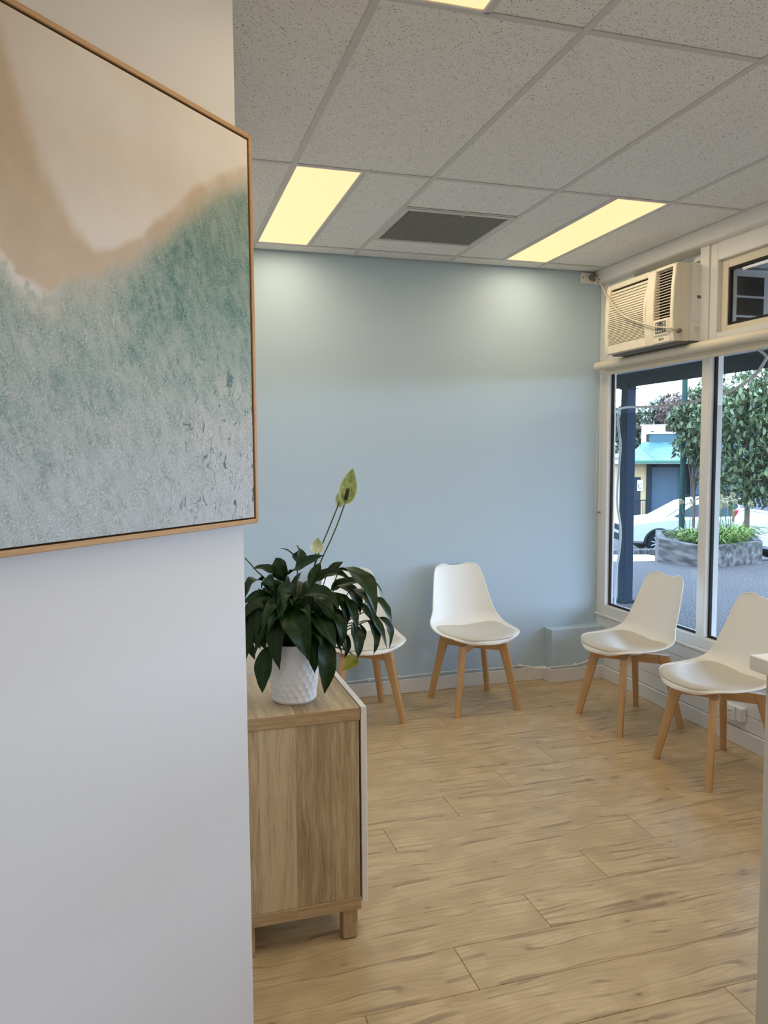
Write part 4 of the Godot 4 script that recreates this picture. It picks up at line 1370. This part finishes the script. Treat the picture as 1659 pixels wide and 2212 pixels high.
# ---------------------------------------------------------------- furniture
func build_picture() -> void:
	# hangs on the 45 degree wall; local x runs along the wall to the right, z out into the room
	var right := Vector3(-0.378, 0, 2.628)
	var wall_dir := Vector3(0.7071, 0, -0.7071)
	var n := Vector3(0.7071, 0, 0.7071)
	var w := 1.215
	var h := 0.91
	var c := right + wall_dir * (0.012 - w / 2) + n * 0.003 + Vector3(0, 1.345, 0)
	var t := thing("framed_picture", "large beach and sea canvas in a thin oak frame", "picture", c, PI / 4)
	var fw := 0.011
	var d := 0.036
	for s in [-1, 1]:
		part("frame_side", box(fw, h, d, 0.0015, 1), M.frame_oak, t, Vector3(s * (w - fw) / 2, h / 2, d / 2))
		part("frame_side", box(w - fw * 2, fw, d, 0.0015, 0), M.frame_oak, t, Vector3(0, h / 2 + s * (h - fw) / 2, d / 2))
	part("backing", box(w - 0.02, h - 0.02, 0.008, 0.0), M.canvas_side, t, Vector3(0, h / 2, 0.004))
	var cw := w - 2 * fw - 0.008
	var ch := h - 2 * fw - 0.008
	part("canvas_edge", box(cw, ch, 0.024, 0.001), M.canvas_side, t, Vector3(0, h / 2, 0.020))
	var st := tool()
	var z := 0.033
	var q := [Vector3(-cw / 2, h / 2 + ch / 2, z), Vector3(cw / 2, h / 2 + ch / 2, z), Vector3(cw / 2, h / 2 - ch / 2, z), Vector3(-cw / 2, h / 2 - ch / 2, z)]
	var uv := [Vector2(0, 0), Vector2(1, 0), Vector2(1, 1), Vector2(0, 1)]
	tri(st, q[0], q[1], q[2], Vector3(0, 0, 1), uv[0], uv[1], uv[2])
	tri(st, q[0], q[2], q[3], Vector3(0, 0, 1), uv[0], uv[2], uv[3])
	part("print", st.commit(), M.beach_print, t)

func build_cabinet() -> void:
	var t := thing("cabinet", "oak-look cabinet with white doors beside the picture wall", "cabinet", Vector3(-0.20, 0, 1.70))
	var z1 := 0.605
	var z0 := -0.605
	# body: end panels sit between top and bottom slabs
	span("top", Vector3(-0.20, 0.702, z0), Vector3(0.198, 0.740, z1), M.grey_oak, t, 0.0015, 2)
	span("top_edge", Vector3(-0.199, 0.7025, z1 - 0.001), Vector3(0.1975, 0.7395, z1 + 0.0012), M.oak_edge, t, 0.0006, 0)
	span("bottom", Vector3(-0.20, 0.100, z0), Vector3(0.198, 0.138, z1), M.oak_edge, t, 0.0015, 0)
	for s in [[z0 + 0.002, z0 + 0.020], [z1 - 0.020, z1 - 0.002]]:
		span("end_panel", Vector3(-0.198, 0.1385, s[0]), Vector3(0.195, 0.7015, s[1]), M.grey_oak, t, 0.001, 1)
	span("back_panel", Vector3(-0.198, 0.1385, z0 + 0.021), Vector3(-0.19, 0.7015, z1 - 0.021), M.oak_edge, t, 0.0)
	for k in 2:
		var a := z0 + 0.605 * k + 0.0015
		span("door", Vector3(0.2015, 0.1195, a), Vector3(0.2195, 0.741, a + 0.602), M.door_white, t, 0.0015)
	for x in [-0.155, 0.165]:
		for z in [z0 + 0.035, z1 - 0.035]:
			var leg := span("leg", Vector3(x - 0.024, 0.004, z - 0.024), Vector3(x + 0.024, 0.100, z + 0.024), M.oak_edge, t, 0.003, 1)
			part("foot_pad", box(0.034, 0.004, 0.034, 0.001), M.black, leg, Vector3(0, -0.05, 0))

func build_plant() -> void:
	var at := Vector3(-0.178, 0.7402, 2.165)
	var pot := thing("plant_pot", "white honeycomb-textured ceramic pot on the oak cabinet", "pot", at)
	# dimpled outside
	var rows := []
	var seg := 120
	var steps := 60
	var h := 0.185
	for r in steps + 1:
		var y := h * r / steps
		var base := 0.070 + 0.010 * smoothstep(0.0, 0.6, y / h) - 0.004 * smoothstep(0.6, 1.0, y / h)
		base -= 0.010 * pow(1.0 - minf(y / 0.012, 1.0), 2.0)
		var line := []
		for k in seg:
			var a := TAU * k / seg
			# nearest dimple of a hexagonal layout
			var n := 20
			var pitch := 0.0205
			var dim := 9.0
			for e in [-1, 0, 1]:
				var row := int(round(y / pitch)) + int(e)
				var off := 0.5 if posmod(row, 2) == 1 else 0.0
				var ka: float = (roundf(a / TAU * n - off) + off) / n * TAU
				var dx: float = (a - ka) * 0.076
				var dy := y - row * pitch
				dim = minf(dim, sqrt(dx * dx + dy * dy))
			var fade := smoothstep(0.003, 0.012, y) * (1.0 - smoothstep(0.128, 0.142, y))
			var rr := base - 0.0030 * (1.0 - pow(minf(dim / 0.0125, 1.0), 2.0)) * fade
			line.append(Vector3(cos(a) * rr, y, sin(a) * rr))
		rows.append(line)
	part("vessel", grid(rows, 0.0, true, true), M.pot_white, pot)
	part("inside", lathe([Vector2(0.076, h), Vector2(0.0755, h + 0.002), Vector2(0.0715, h + 0.002), Vector2(0.070, h - 0.004), Vector2(0.064, 0.04), Vector2(0.0, 0.04)], 48), M.pot_white, pot)
	part("underside", lathe([Vector2(0.0, 0.0), Vector2(0.0605, 0.0)], 48), M.pot_white, pot)
	var p := thing("peace_lily", "dark green peace lily with three pale flowers", "plant", at)
	part("soil", lathe([Vector2(0.0, 0.172), Vector2(0.05, 0.170), Vector2(0.0685, 0.166), Vector2(0.066, 0.10), Vector2(0.0, 0.10)], 32), M.soil, p)
	var k := 0
	for l in LEAVES:
		var a := Vector3(l[0], l[1], l[2])
		var m := Vector3(l[3], l[4], l[5])
		var b := Vector3(l[6], l[7], l[8])
		blade(p, a, m, b, l[9], k)
		k += 1
	var names := ["green flower", "small white flower", "white flower bud"]
	for e in 3:
		var l: Array = SPATHES[e]
		var a := Vector3(l[0], l[1], l[2])
		var b := Vector3(l[6], l[7], l[8])
		flower(p, a, b, l[9], e, names[e])
	for s in STEMS.size():
		var pts: Array = STEMS[s].duplicate()
		pts.append(Vector3(pts[-1].x * 0.4, 0.17, pts[-1].z * 0.4))
		part("flower_stem", tube(smooth_path(pts, 5), 0.0022, 7), M.stem_green, p)

# one leaf from a to b by way of m, w wide, with a stalk back to the soil
func blade(p: Node3D, a: Vector3, m: Vector3, b: Vector3, w: float, k: int) -> void:
	var n := 14
	var path := []
	for e in n + 1:
		var t := float(e) / n
		path.append(a.lerp(m, t).lerp(m.lerp(b, t), t) + (m - (a + b) * 0.5) * 2.0 * t * (1.0 - t) * 0.5)
	var rows := []
	var r := RandomNumberGenerator.new()
	r.seed = 100 + k
	var wave := r.randf_range(0.0, TAU)
	var view := Vector3(-0.17, 0.25, 0.95)
	var seen := Vector3.UP
	for e in n + 1:
		var t := float(e) / n
		var d: Vector3 = ((path[mini(e + 1, n)] as Vector3) - (path[maxi(e - 1, 0)] as Vector3)).normalized()
		# the blade's upper face looks outwards and up
		var out := Vector3((path[e] as Vector3).x, 0.0, (path[e] as Vector3).z).normalized() * 0.7 + Vector3.UP * 0.75 + view * 0.55
		var up := (out - d * out.dot(d)).normalized()
		if e > 0:
			up = (up + seen).normalized()
			up = (up - d * up.dot(d)).normalized()
		seen = up
		var side := d.cross(up).normalized()
		var s := pow(sin(PI * pow(t, 0.80)), 0.85) * (1.0 - 0.25 * t)
		if t > 0.9:
			s *= (1.0 - t) / 0.1 * 0.7 + 0.3
		var hw := w * 0.60 * maxf(s, 0.008)
		var line := []
		for c in 7:
			var u := (c - 3) / 3.0
			var lift := absf(u) * hw * 0.38 + sin(t * 14.0 + wave + u * 2.0) * hw * 0.10 * absf(u)
			line.append((path[e] as Vector3) + side * u * hw + up * lift)
		rows.append(line)
	part("leaf", grid(rows, 0.0007), M.yellowing_leaf if k == 15 else M.leaf, p)
	var root := Vector3(a.x * 0.25, 0.168, a.z * 0.25).limit_length(0.172)
	part("leaf_stalk", tube(smooth_path([root, (root + a) * 0.5 + Vector3(a.x, 0, a.z) * 0.08 + Vector3(0, 0.02, 0), a], 4), 0.0024, 6, 0.0016), M.stem_green, p)

func flower(p: Node3D, a: Vector3, b: Vector3, w: float, e: int, label: String) -> void:
	var d := (b - a).normalized()
	var view := Vector3(-0.17, 0.05, 0.98)
	var up := (view - d * view.dot(d)).normalized()
	var side := d.cross(up)
	var l := a.distance_to(b)
	var rows := []
	for k in 15:
		var t := k / 14.0
		var s := pow(sin(PI * pow(t, 0.72)), 0.8)
		if t > 0.86:
			s = maxf(s, (1.0 - t) * 2.6)
		var hw := w * 0.5 * maxf(s, 0.01)
		var line := []
		for c in 9:
			var u := (c - 4) / 4.0
			line.append(a + d * l * t + side * u * hw + up * (u * u * hw * 0.7 - 0.25 * w * sin(PI * t)))
		rows.append(line)
	var o := part("flower", grid(rows, 0.0006), M.spathe if e == 0 else M.pale_spathe, p)
	o.set_meta("label", label)
	if e == 0:
		var st := tool()
		var c := a + d * l * 0.12 + up * 0.004
		put_tube(st, [c, c + d * 0.01, c + d * 0.034, c + d * 0.038], 0.0055, 10, 0.004)
		for k in 60:
			var ang := k * 2.4
			var q := c + d * (0.002 + 0.034 * k / 60.0) + (side * cos(ang) + up * sin(ang)) * 0.0055
			put_box(st, q, Vector3(0.0022, 0.0022, 0.0022), 0.0005)
		part("spadix", st.commit(), M.spadix, o)

# --- tub chairs
var PROFILE := [
	# z, y, half width, lift of the edge, edge forward, bow of the row
	[0.258, 0.424, 0.115, 0.0, 0.0, -0.040], [0.255, 0.435, 0.158, 0.0, 0.0, -0.054], [0.241, 0.442, 0.194, 0.002, 0.0, -0.060], [0.208, 0.445, 0.221, 0.005, 0.0, -0.050],
	[0.150, 0.442, 0.238, 0.010, 0.0, -0.028], [0.075, 0.436, 0.246, 0.017, 0.0, -0.008], [0.0, 0.431, 0.247, 0.026, 0.0, 0.0], [-0.075, 0.431, 0.243, 0.037, 0.008, 0.0],
	[-0.135, 0.444, 0.235, 0.044, 0.028, 0.0], [-0.178, 0.480, 0.222, 0.034, 0.050, 0.0], [-0.202, 0.540, 0.205, 0.012, 0.060, 0.0], [-0.219, 0.605, 0.193, 0.004, 0.054, 0.0],
	[-0.235, 0.675, 0.180, 0.0, 0.046, 0.0], [-0.249, 0.740, 0.167, 0.0, 0.038, 0.0], [-0.259, 0.782, 0.153, 0.0, 0.030, 0.0], [-0.263, 0.800, 0.138, 0.0, 0.026, 0.0], [-0.265, 0.808, 0.112, 0.0, 0.020, 0.0]]

func shell_at(v: float, u: float) -> Vector3:
	var n := PROFILE.size() - 1
	var f := clampf(v, 0.0, 1.0) * n
	var k := mini(int(f), n - 1)
	var t := f - k
	var q := []
	for c in 6:
		q.append(cubic_interpolate(PROFILE[k][c], PROFILE[k + 1][c], PROFILE[maxi(k - 1, 0)][c], PROFILE[mini(k + 2, n)][c], t))
	var e: float = pow(absf(u), 2.4)
	var ear := smoothstep(0.78, 1.0, v)
	var y: float = q[1] + q[3] * e + ear * (0.014 * exp(-pow((absf(u) - 0.78) / 0.34, 2.0)) - 0.006 * (1.0 - u * u))
	var z: float = q[0] + q[4] * e + q[5] * u * u
	return Vector3(q[2] * u, y, z)

func make_chair() -> Node3D:
	var t := thing("chair", "", "chair")
	var rows := []
	for r in 57:
		var line := []
		for c in 29:
			line.append(shell_at(r / 56.0, (c - 14) / 14.0))
		rows.append(line)
	part("seat_shell", grid(rows, 0.0075), M.chair_shell, t)
	# padded seat, laid on the shell
	rows = []
	for r in 33:
		var q := r / 32.0
		var v := lerpf(0.066, 0.515, q)
		var edge := absf(q * 2.0 - 1.0)
		var us := 0.95 * pow(maxf(1.0 - pow(edge, 5.0), 0.0), 0.22)
		var line := []
		for c in 25:
			var u := (c - 12) / 12.0
			var a := shell_at(v, u * us)
			var b := shell_at(v + 0.01, u * us) - a
			var s := shell_at(v, u * us + 0.01) - a
			var n := s.cross(b).normalized()
			if n.y < 0.0:
				n = -n
			var puff := 0.017 * pow(maxf(1.0 - pow(absf(u), 8.0), 0.0), 0.6) * pow(maxf(1.0 - pow(edge, 8.0), 0.0), 0.6) + 0.0006
			line.append(a + n * puff)
		rows.append(line)
	part("seat_pad", grid(rows), M.chair_pad, t)
	# legs, splayed to the corners
	for sx in [-1.0, 1.0]:
		for sz in [-1.0, 1.0]:
			part("leg", chair_leg(), M.beech, t, Vector3.ZERO, Vector3(0, atan2(-sz, sx), 0))
	part("cross_bar", box(0.40, 0.050, 0.026, 0.003, 0), M.beech, t, Vector3(0, 0.370, 0), Vector3(0, PI / 4, 0))
	part("cross_bar", box(0.40, 0.049, 0.0261, 0.003, 0), M.beech, t, Vector3(0, 0.3695, 0), Vector3(0, -PI / 4, 0))
	part("seat_mount", cylinder(0.085, 0.10, 0.03, 24, 0.004), M.white_plastic, t, Vector3(0, 0.394, 0))
	return t

# one leg along +x: foot at radius 0.277, top at radius 0.185
func chair_leg() -> ArrayMesh:
	if cache.has("chair_leg"):
		return cache.chair_leg
	var rows := []
	for k in 9:
		var q := k / 8.0
		var c := Vector3(lerpf(0.277, 0.181, q), 0.396 * q, 0)
		var wr := lerpf(0.0175, 0.031, pow(q, 1.6))
		var wt := lerpf(0.0150, 0.0190, q)
		var line := []
		for s in 12:
			var a := TAU * s / 12.0
			var x := signf(cos(a)) * pow(absf(cos(a)), 0.45)
			var z := signf(sin(a)) * pow(absf(sin(a)), 0.55)
			line.append(c + Vector3(x * wr, 0, z * wt))
		rows.append(line)
	var st := tool()
	put_grid(st, rows, 0.0, true, true)
	fan(st, rows[0], Vector3.DOWN)
	fan(st, rows[8], Vector3.UP)
	cache["chair_leg"] = st.commit()
	return cache.chair_leg

func build_chairs() -> void:
	var c := make_chair()
	c.position = Vector3(1.232, 0, 0.327)
	c.rotation.y = 0.05
	c.set_meta("label", "white tub chair in the middle of the blue far wall")
	c.set_meta("group", "white tub chairs with beech legs")
	for a in [[Vector3(0.525, 0, 0.325), 0.03, "white tub chair partly hidden behind the peace lily"], [Vector3(1.943, 0, 0.868), -PI / 2 + 0.03, "white tub chair in the corner in front of the left window pane"], [Vector3(1.945, 0, 1.572), -PI / 2 - 0.03, "white tub chair nearest the camera beside the reception counter"]]:
		var d := c.duplicate()
		d.name = numbered("chair")
		add_child(d)
		d.position = a[0]
		d.rotation.y = a[1]
		d.set_meta("label", a[2])

func build_conditioner() -> void:
	# box air conditioner through the wall: local origin at its lower far corner on the front plane; x into the wall, z towards the camera
	var t := thing("air_conditioner", "cream box air conditioner high in the corner above the blind", "air conditioner", Vector3(2.085, 2.098, 0.345))
	var w := 0.645
	var h := 0.410
	# front frame, bowed a little: a profile in x, y pulled along z, with openings kept as real recesses
	var side := PackedVector2Array([Vector2(0.010, 0.0), Vector2(0.002, 0.06), Vector2(0.0, 0.16), Vector2(0.004, 0.28), Vector2(0.016, 0.40), Vector2(0.024, h), Vector2(0.06, h), Vector2(0.06, 0.0)])
	# front is built of slabs round the intake and the outlet
	for e in [[0.0, 0.035], [0.405, 0.475], [0.618, w]]:
		var o := part("front_frame", prism(side, e[1] - e[0], 0.004), M.cream_shell, t, Vector3(0, 0, e[0]))
	part("front_frame", box(0.052, 0.048, 0.372, 0.002), M.cream_shell, t, Vector3(0.032, 0.024, 0.220))
	part("front_frame", box(0.040, 0.030, 0.372, 0.002), M.cream_shell, t, Vector3(0.040, 0.395, 0.220))
	part("front_frame", box(0.052, 0.034, 0.145, 0.002), M.cream_shell, t, Vector3(0.0315, 0.017, 0.5465))
	part("front_frame", box(0.040, 0.016, 0.145, 0.002), M.cream_shell, t, Vector3(0.040, 0.402, 0.5465))
	part("control_plinth", box(0.050, 0.094, 0.145, 0.003), M.cream_shell, t, Vector3(0.0285, 0.081, 0.5465))
	part("intake_dark_plate", box(0.004, 0.345, 0.375, 0.0), M.black, t, Vector3(0.036, 0.210, 0.220))  # shade between the louvres put into the colour of this plate
	# intake louvres: wide apart at the top, close together below; their right ends follow a curve
	var y := 0.372
	var k := 0
	while y > 0.052:
		var gap := lerpf(0.0075, 0.0195, pow((y - 0.05) / 0.32, 1.2))
		var x := bow(y)
		var tall := gap * (0.70 if y > 0.2 else 0.62)
		var end := 0.405 - 0.030 * sin(PI * clampf((y - 0.03) / 0.36, 0.0, 1.0)) * 0.6
		part("intake_louvre", box(0.014, tall, end - 0.030, 0.001), M.cream_shell, t, Vector3(x + 0.008, y - gap * 0.5, (end + 0.030) / 2))
		y -= gap
		k += 1
	part("louvre_border", curved_border(), M.cream_shell, t)
	# outlet: fine blades before a plate whose black paint stands for deep shade
	part("outlet_dark_plate", box(0.004, 0.27, 0.145, 0.0), M.black, t, Vector3(0.058, 0.262, 0.5465))
	for e in 17:
		var yy := 0.140 + 0.0155 * e
		part("outlet_blade", box(0.010, 0.0030, 0.142, 0.0008), M.cream_shell, t, Vector3(bow(yy) + 0.014, yy, 0.5465), Vector3(0, 0, -0.15))
	for e in 7:
		part("outlet_fin", box(0.012, 0.255, 0.0016, 0.0004), M.seal, t, Vector3(0.045, 0.262, 0.482 + 0.0215 * e))
	# control panel
	part("control_rim", box(0.006, 0.082, 0.120, 0.0025), M.cream_shell, t, Vector3(0.0025, 0.082, 0.545))
	var disp := part("control_display", box(0.003, 0.062, 0.088, 0.001), M.display_grey, t, Vector3(-0.0015, 0.083, 0.545))
	for e in [[0.022, 0.0], [0.0, 0.0]]:
		part("display_window", box(0.0012, 0.011, 0.018, 0.0003), M.black, disp, Vector3(-0.0018, e[0], e[1]))
	for e in [[0.018, -0.032], [0.018, 0.032], [0.0, 0.032], [-0.018, 0.032], [-0.020, 0.010], [-0.020, -0.010], [-0.018, -0.032], [0.0, -0.032]]:
		part("button", box(0.0014, 0.008, 0.010, 0.0004), M.white_plastic, disp, Vector3(-0.0018, e[0], e[1]))
	var txt := TextMesh.new()
	txt.text = "TECO"
	var font := SystemFont.new()
	font.font_names = PackedStringArray(["Droid Sans"])
	font.font_weight = 700
	txt.font = font
	txt.font_size = 20
	txt.pixel_size = 0.00085
	txt.depth = 0.0008
	part("lettering", txt, M.lettering, t, Vector3(0.0048, 0.019, 0.545), Vector3(0, -PI / 2, 0))
	# casing: front collar and the sleeve behind it
	part("front_collar", box(0.048, h, w, 0.004), M.cream_shell, t, Vector3(0.082, h / 2, w / 2))
	part("sleeve", box(0.150, h - 0.006, w - 0.010, 0.003), M.frame_white, t, Vector3(0.180, h / 2, w / 2))
	part("side_pressing", box(0.085, 0.30, 0.004, 0.0018), M.frame_white, t, Vector3(0.172, 0.255, w - 0.004))
	part("hand_recess", box(0.055, 0.012, 0.005, 0.002), M.frame_white, t, Vector3(0.172, 0.375, w - 0.003))
	part("rating_label", box(0.055, 0.016, 0.0012, 0.0003), M.display_grey, t, Vector3(0.180, 0.235, w - 0.0016))
	part("paper_label", box(0.060, 0.034, 0.0012, 0.0003), M.blind, t, Vector3(0.172, 0.062, w - 0.0046))
	part("base_lip", box(0.20, 0.012, w - 0.03, 0.002), M.display_grey, t, Vector3(0.150, -0.005, w / 2))
	# outdoor half with banks of vertical louvres, seen through the fixed light
	part("outdoor_case", box(0.36, h - 0.01, w - 0.022, 0.004), M.white_plastic, t, Vector3(0.475, h / 2, w / 2))
	part("outdoor_handle", box(0.10, 0.012, 0.010, 0.003), M.white_plastic, t, Vector3(0.50, 0.392, w - 0.008))
	for b in [[0.258, 0.362], [0.152, 0.248], [0.050, 0.142]]:
		for px in [0.492, 0.0]:
			if px == 0.0:
				continue
			var st := tool()
			part("louvre_recess", box(0.205, b[1] - b[0], 0.002, 0.0), M.vent_grey, t, Vector3(px, (b[0] + b[1]) / 2, w - 0.0105))
			for e in 19:
				put_box(st, Vector3(px - 0.099 + 0.011 * e, (b[0] + b[1]) / 2, w - 0.007), Vector3(0.0042, b[1] - b[0] - 0.004, 0.008), 0.001, 1, Basis(Vector3.UP, 0.6))
			var o := part("louvre_bank", st.commit(), M.dark_duct, t)
			o.set_meta("kind", "stuff")
	# power cord to the socket in the corner
	var cord := thing("power_cord", "beige power cord hanging across the air conditioner to the socket", "cord")
	var pts := [Vector3(2.205, 2.636, 0.050), Vector3(2.185, 2.615, 0.09), Vector3(2.150, 2.565, 0.19), Vector3(2.085, 2.456, 0.363), Vector3(2.068, 2.356, 0.484), Vector3(2.066, 2.284, 0.595), Vector3(2.068, 2.231, 0.730), Vector3(2.070, 2.192, 0.849), Vector3(2.072, 2.168, 0.955), Vector3(2.090, 2.157, 1.000), Vector3(2.125, 2.150, 0.996)]
	part("flex", tube(smooth_path(pts, 6), 0.0048, 8), M.cord, cord)
	part("plug", cylinder(0.020, 0.024, 0.030, 20, 0.004), M.plug_grey, cord, Vector3(2.193, 2.638, 0.016), Vector3(PI / 2, 0, 0))
	part("strain_relief", tube([Vector3(2.196, 2.636, 0.036), Vector3(2.205, 2.630, 0.048)], 0.010, 10, 0.007), M.plug_grey, cord)
	part("entry_grommet", cylinder(0.014, 0.011, 0.016, 16, 0.002), M.plug_grey, cord, Vector3(2.125, 2.150, 0.988), Vector3(PI / 2, 0, 0))
	part("cable_tie", tube([Vector3(2.205, 2.612, 0.09), Vector3(2.19, 2.590, 0.10), Vector3(2.205, 2.585, 0.11)], 0.004, 6), M.blue_clip, cord)
	var so := thing("wall_socket", "old white power socket plate at the top of the far wall corner", "socket", Vector3(2.181, 2.635, 0.0))
	part("plate", box(0.118, 0.070, 0.014, 0.003), M.white_plastic, so, Vector3(0, 0, 0.007))
	part("switch", box(0.024, 0.016, 0.006, 0.002), M.white_plastic, so, Vector3(-0.022, 0.004, 0.016))
	part("screw_hole", cylinder(0.0035, 0.0035, 0.002, 10, 0.0003), M.black, so, Vector3(-0.045, 0.004, 0.0135), Vector3(PI / 2, 0, 0))

func bow(y: float) -> float:
	return 0.010 - 0.010 * sin(PI * clampf(y / 0.33, 0.0, 1.0)) + 0.018 * smoothstep(0.26, 0.42, y)

# the curved edge between the intake louvres and the middle panel
func curved_border() -> ArrayMesh:
	var rows := []
	for k in 21:
		var y := lerpf(0.046, 0.384, k / 20.0)
		var x := bow(y)
		var z0 := 0.402 - 0.030 * sin(PI * clampf((y - 0.03) / 0.36, 0.0, 1.0)) * 0.6
		rows.append([Vector3(x + 0.04, y, z0), Vector3(x + 0.001, y, z0 + 0.0005), Vector3(x - 0.0002, y, z0 + 0.002), Vector3(x - 0.0002, y, 0.408)])
	return grid(rows)

func build_counter() -> void:
	var t := thing("reception_counter", "white reception counter cut off by the right edge of the photo", "counter", Vector3(0.726, 0, 3.085))
	var w := 1.5
	part("worktop", box(w, 0.034, 0.75, 0.002), M.counter_white, t, Vector3(w / 2, 1.040 - 0.017, 0.375))
	part("end_panel", box(0.03, 1.006, 0.69, 0.002), M.counter_panel, t, Vector3(0.0365, 0.503, 0.375))
	part("front_panel", box(w - 0.10, 1.005, 0.03, 0.002), M.counter_panel, t, Vector3(w / 2 + 0.02, 0.5025, 0.050))
	part("end_panel", box(0.03, 1.006, 0.69, 0.002), M.counter_panel, t, Vector3(w - 0.04, 0.503, 0.375))

func build_small_things() -> void:
	# rolled-up blind along the windows
	var b := thing("roller_blind", "cream roller blind rolled up along the top of the windows", "blind", Vector3(2.215, 2.060, 0.070))
	var l := 3.0
	part("roll", cylinder(0.026, 0.026, l, 32, 0.002), M.blind, b, Vector3.ZERO, Vector3(PI / 2, 0, 0))
	part("end_cap", cylinder(0.028, 0.026, 0.006, 32, 0.002), M.cream_shell, b, Vector3(0, 0, -0.006), Vector3(PI / 2, 0, 0))
	part("hanging_fabric", box(0.0012, 0.045, l - 0.05, 0.0), M.blind, b, Vector3(0.0245, -0.020, l / 2 + 0.035))
	part("bottom_rail", box(0.012, 0.024, l - 0.05, 0.004), M.blind, b, Vector3(0.0245, -0.050, l / 2 + 0.035))
	part("bracket", box(0.05, 0.07, 0.004, 0.001), M.frame_white, b, Vector3(0.035, 0.0, -0.003))
	part("bracket", box(0.05, 0.07, 0.004, 0.001), M.frame_white, b, Vector3(0.035, 0.0, l + 0.003))
	var ch := thing("blind_chain", "thin white bead chain loop hanging beside the window frame", "chain", Vector3(2.24, 0, 0.04))
	part("bead_loop", tube(smooth_path([Vector3(0.006, 2.055, 0.024), Vector3(0.003, 1.6, 0.0), Vector3(-0.002, 1.2, -0.01), Vector3(0.0, 1.125, -0.005), Vector3(0.012, 1.108, 0.0), Vector3(0.020, 1.16, 0.002), Vector3(0.018, 1.6, 0.01), Vector3(0.012, 2.055, 0.026)], 6), 0.0014, 5), M.white_plastic, ch)
	part("chain_cleat", box(0.016, 0.010, 0.02, 0.003), M.plug_grey, ch, Vector3(0.020, 1.106, 0.0))
	# white cable clipped along the top of the baseboard
	var c := thing("white_cable", "thin white cable clipped along the top of the far baseboard", "cable")
	var pts := [Vector3(0.20, 0.104, 0.010), Vector3(0.586, 0.107, 0.010), Vector3(0.675, 0.111, 0.012), Vector3(0.862, 0.107, 0.010), Vector3(1.040, 0.111, 0.011), Vector3(1.223, 0.112, 0.011), Vector3(1.422, 0.107, 0.010), Vector3(1.587, 0.104, 0.012), Vector3(1.703, 0.108, 0.014), Vector3(1.773, 0.099, 0.050), Vector3(1.814, 0.102, 0.100), Vector3(1.887, 0.109, 0.118), Vector3(2.054, 0.110, 0.117), Vector3(2.138, 0.131, 0.125), Vector3(2.21, 0.176, 0.16), Vector3(2.265, 0.211, 0.20)]
	part("wire", tube(smooth_path(pts, 5), 0.0042, 7), M.white_plastic, c)
	for x in [0.675, 0.862, 1.125, 1.30, 1.703]:
		part("clip", box(0.024, 0.016, 0.014, 0.002), M.white_plastic, c, Vector3(x, 0.108, 0.0085))
	part("clip", box(0.024, 0.016, 0.014, 0.002), M.white_plastic, c, Vector3(2.054, 0.110, 0.112))
	# double outlet low on the window wall
	var o := thing("double_outlet", "white double power outlet low on the wall behind the nearest chair", "outlet", Vector3(XW - 0.002, 0.168, 1.318))
	part("mount_box", box(0.035, 0.070, 0.150, 0.003), M.white_plastic, o, Vector3(-0.0175, 0, 0))
	part("plate", box(0.008, 0.074, 0.118, 0.002), M.white_plastic, o, Vector3(-0.039, 0, -0.02))
	for z in [-0.048, 0.008]:
		var f := part("outlet_face", box(0.004, 0.044, 0.038, 0.0018), M.frame_white, o, Vector3(-0.0435, -0.002, z))
		part("slot", box(0.001, 0.010, 0.003, 0.0002), M.black, f, Vector3(-0.0022, 0.009, -0.008), Vector3(0.5, 0, 0))
		part("slot", box(0.001, 0.010, 0.003, 0.0002), M.black, f, Vector3(-0.0022, 0.009, 0.008), Vector3(-0.5, 0, 0))
		part("slot", box(0.001, 0.010, 0.003, 0.0002), M.black, f, Vector3(-0.0022, -0.010, 0.0))
	# water bottles behind the plant
	for a in [[Vector3(-0.268, 0.7402, 1.835), "clear water bottle on the cabinet nearest the wall edge"], [Vector3(-0.203, 0.7402, 1.79), "clear water bottle on the cabinet behind the pot"]]:
		var w := thing("water_bottle", a[1], "bottle", a[0], 0.0, "small clear water bottles on the cabinet")
		var prof := [Vector2(0.0, 0.003), Vector2(0.022, 0.0), Vector2(0.029, 0.006)]
		for k in 8:
			var y := 0.016 + 0.013 * k
			prof.append(Vector2(0.0305, y))
			prof.append(Vector2(0.0285, y + 0.0065))
		prof.append_array([Vector2(0.0305, 0.122), Vector2(0.028, 0.138), Vector2(0.014, 0.158), Vector2(0.0125, 0.172)])
		part("shell", lathe(prof, 32), M.clear_plastic, w)
		part("cap", cylinder(0.0145, 0.014, 0.014, 24, 0.002), M.white_plastic, w, Vector3(0, 0.170, 0))
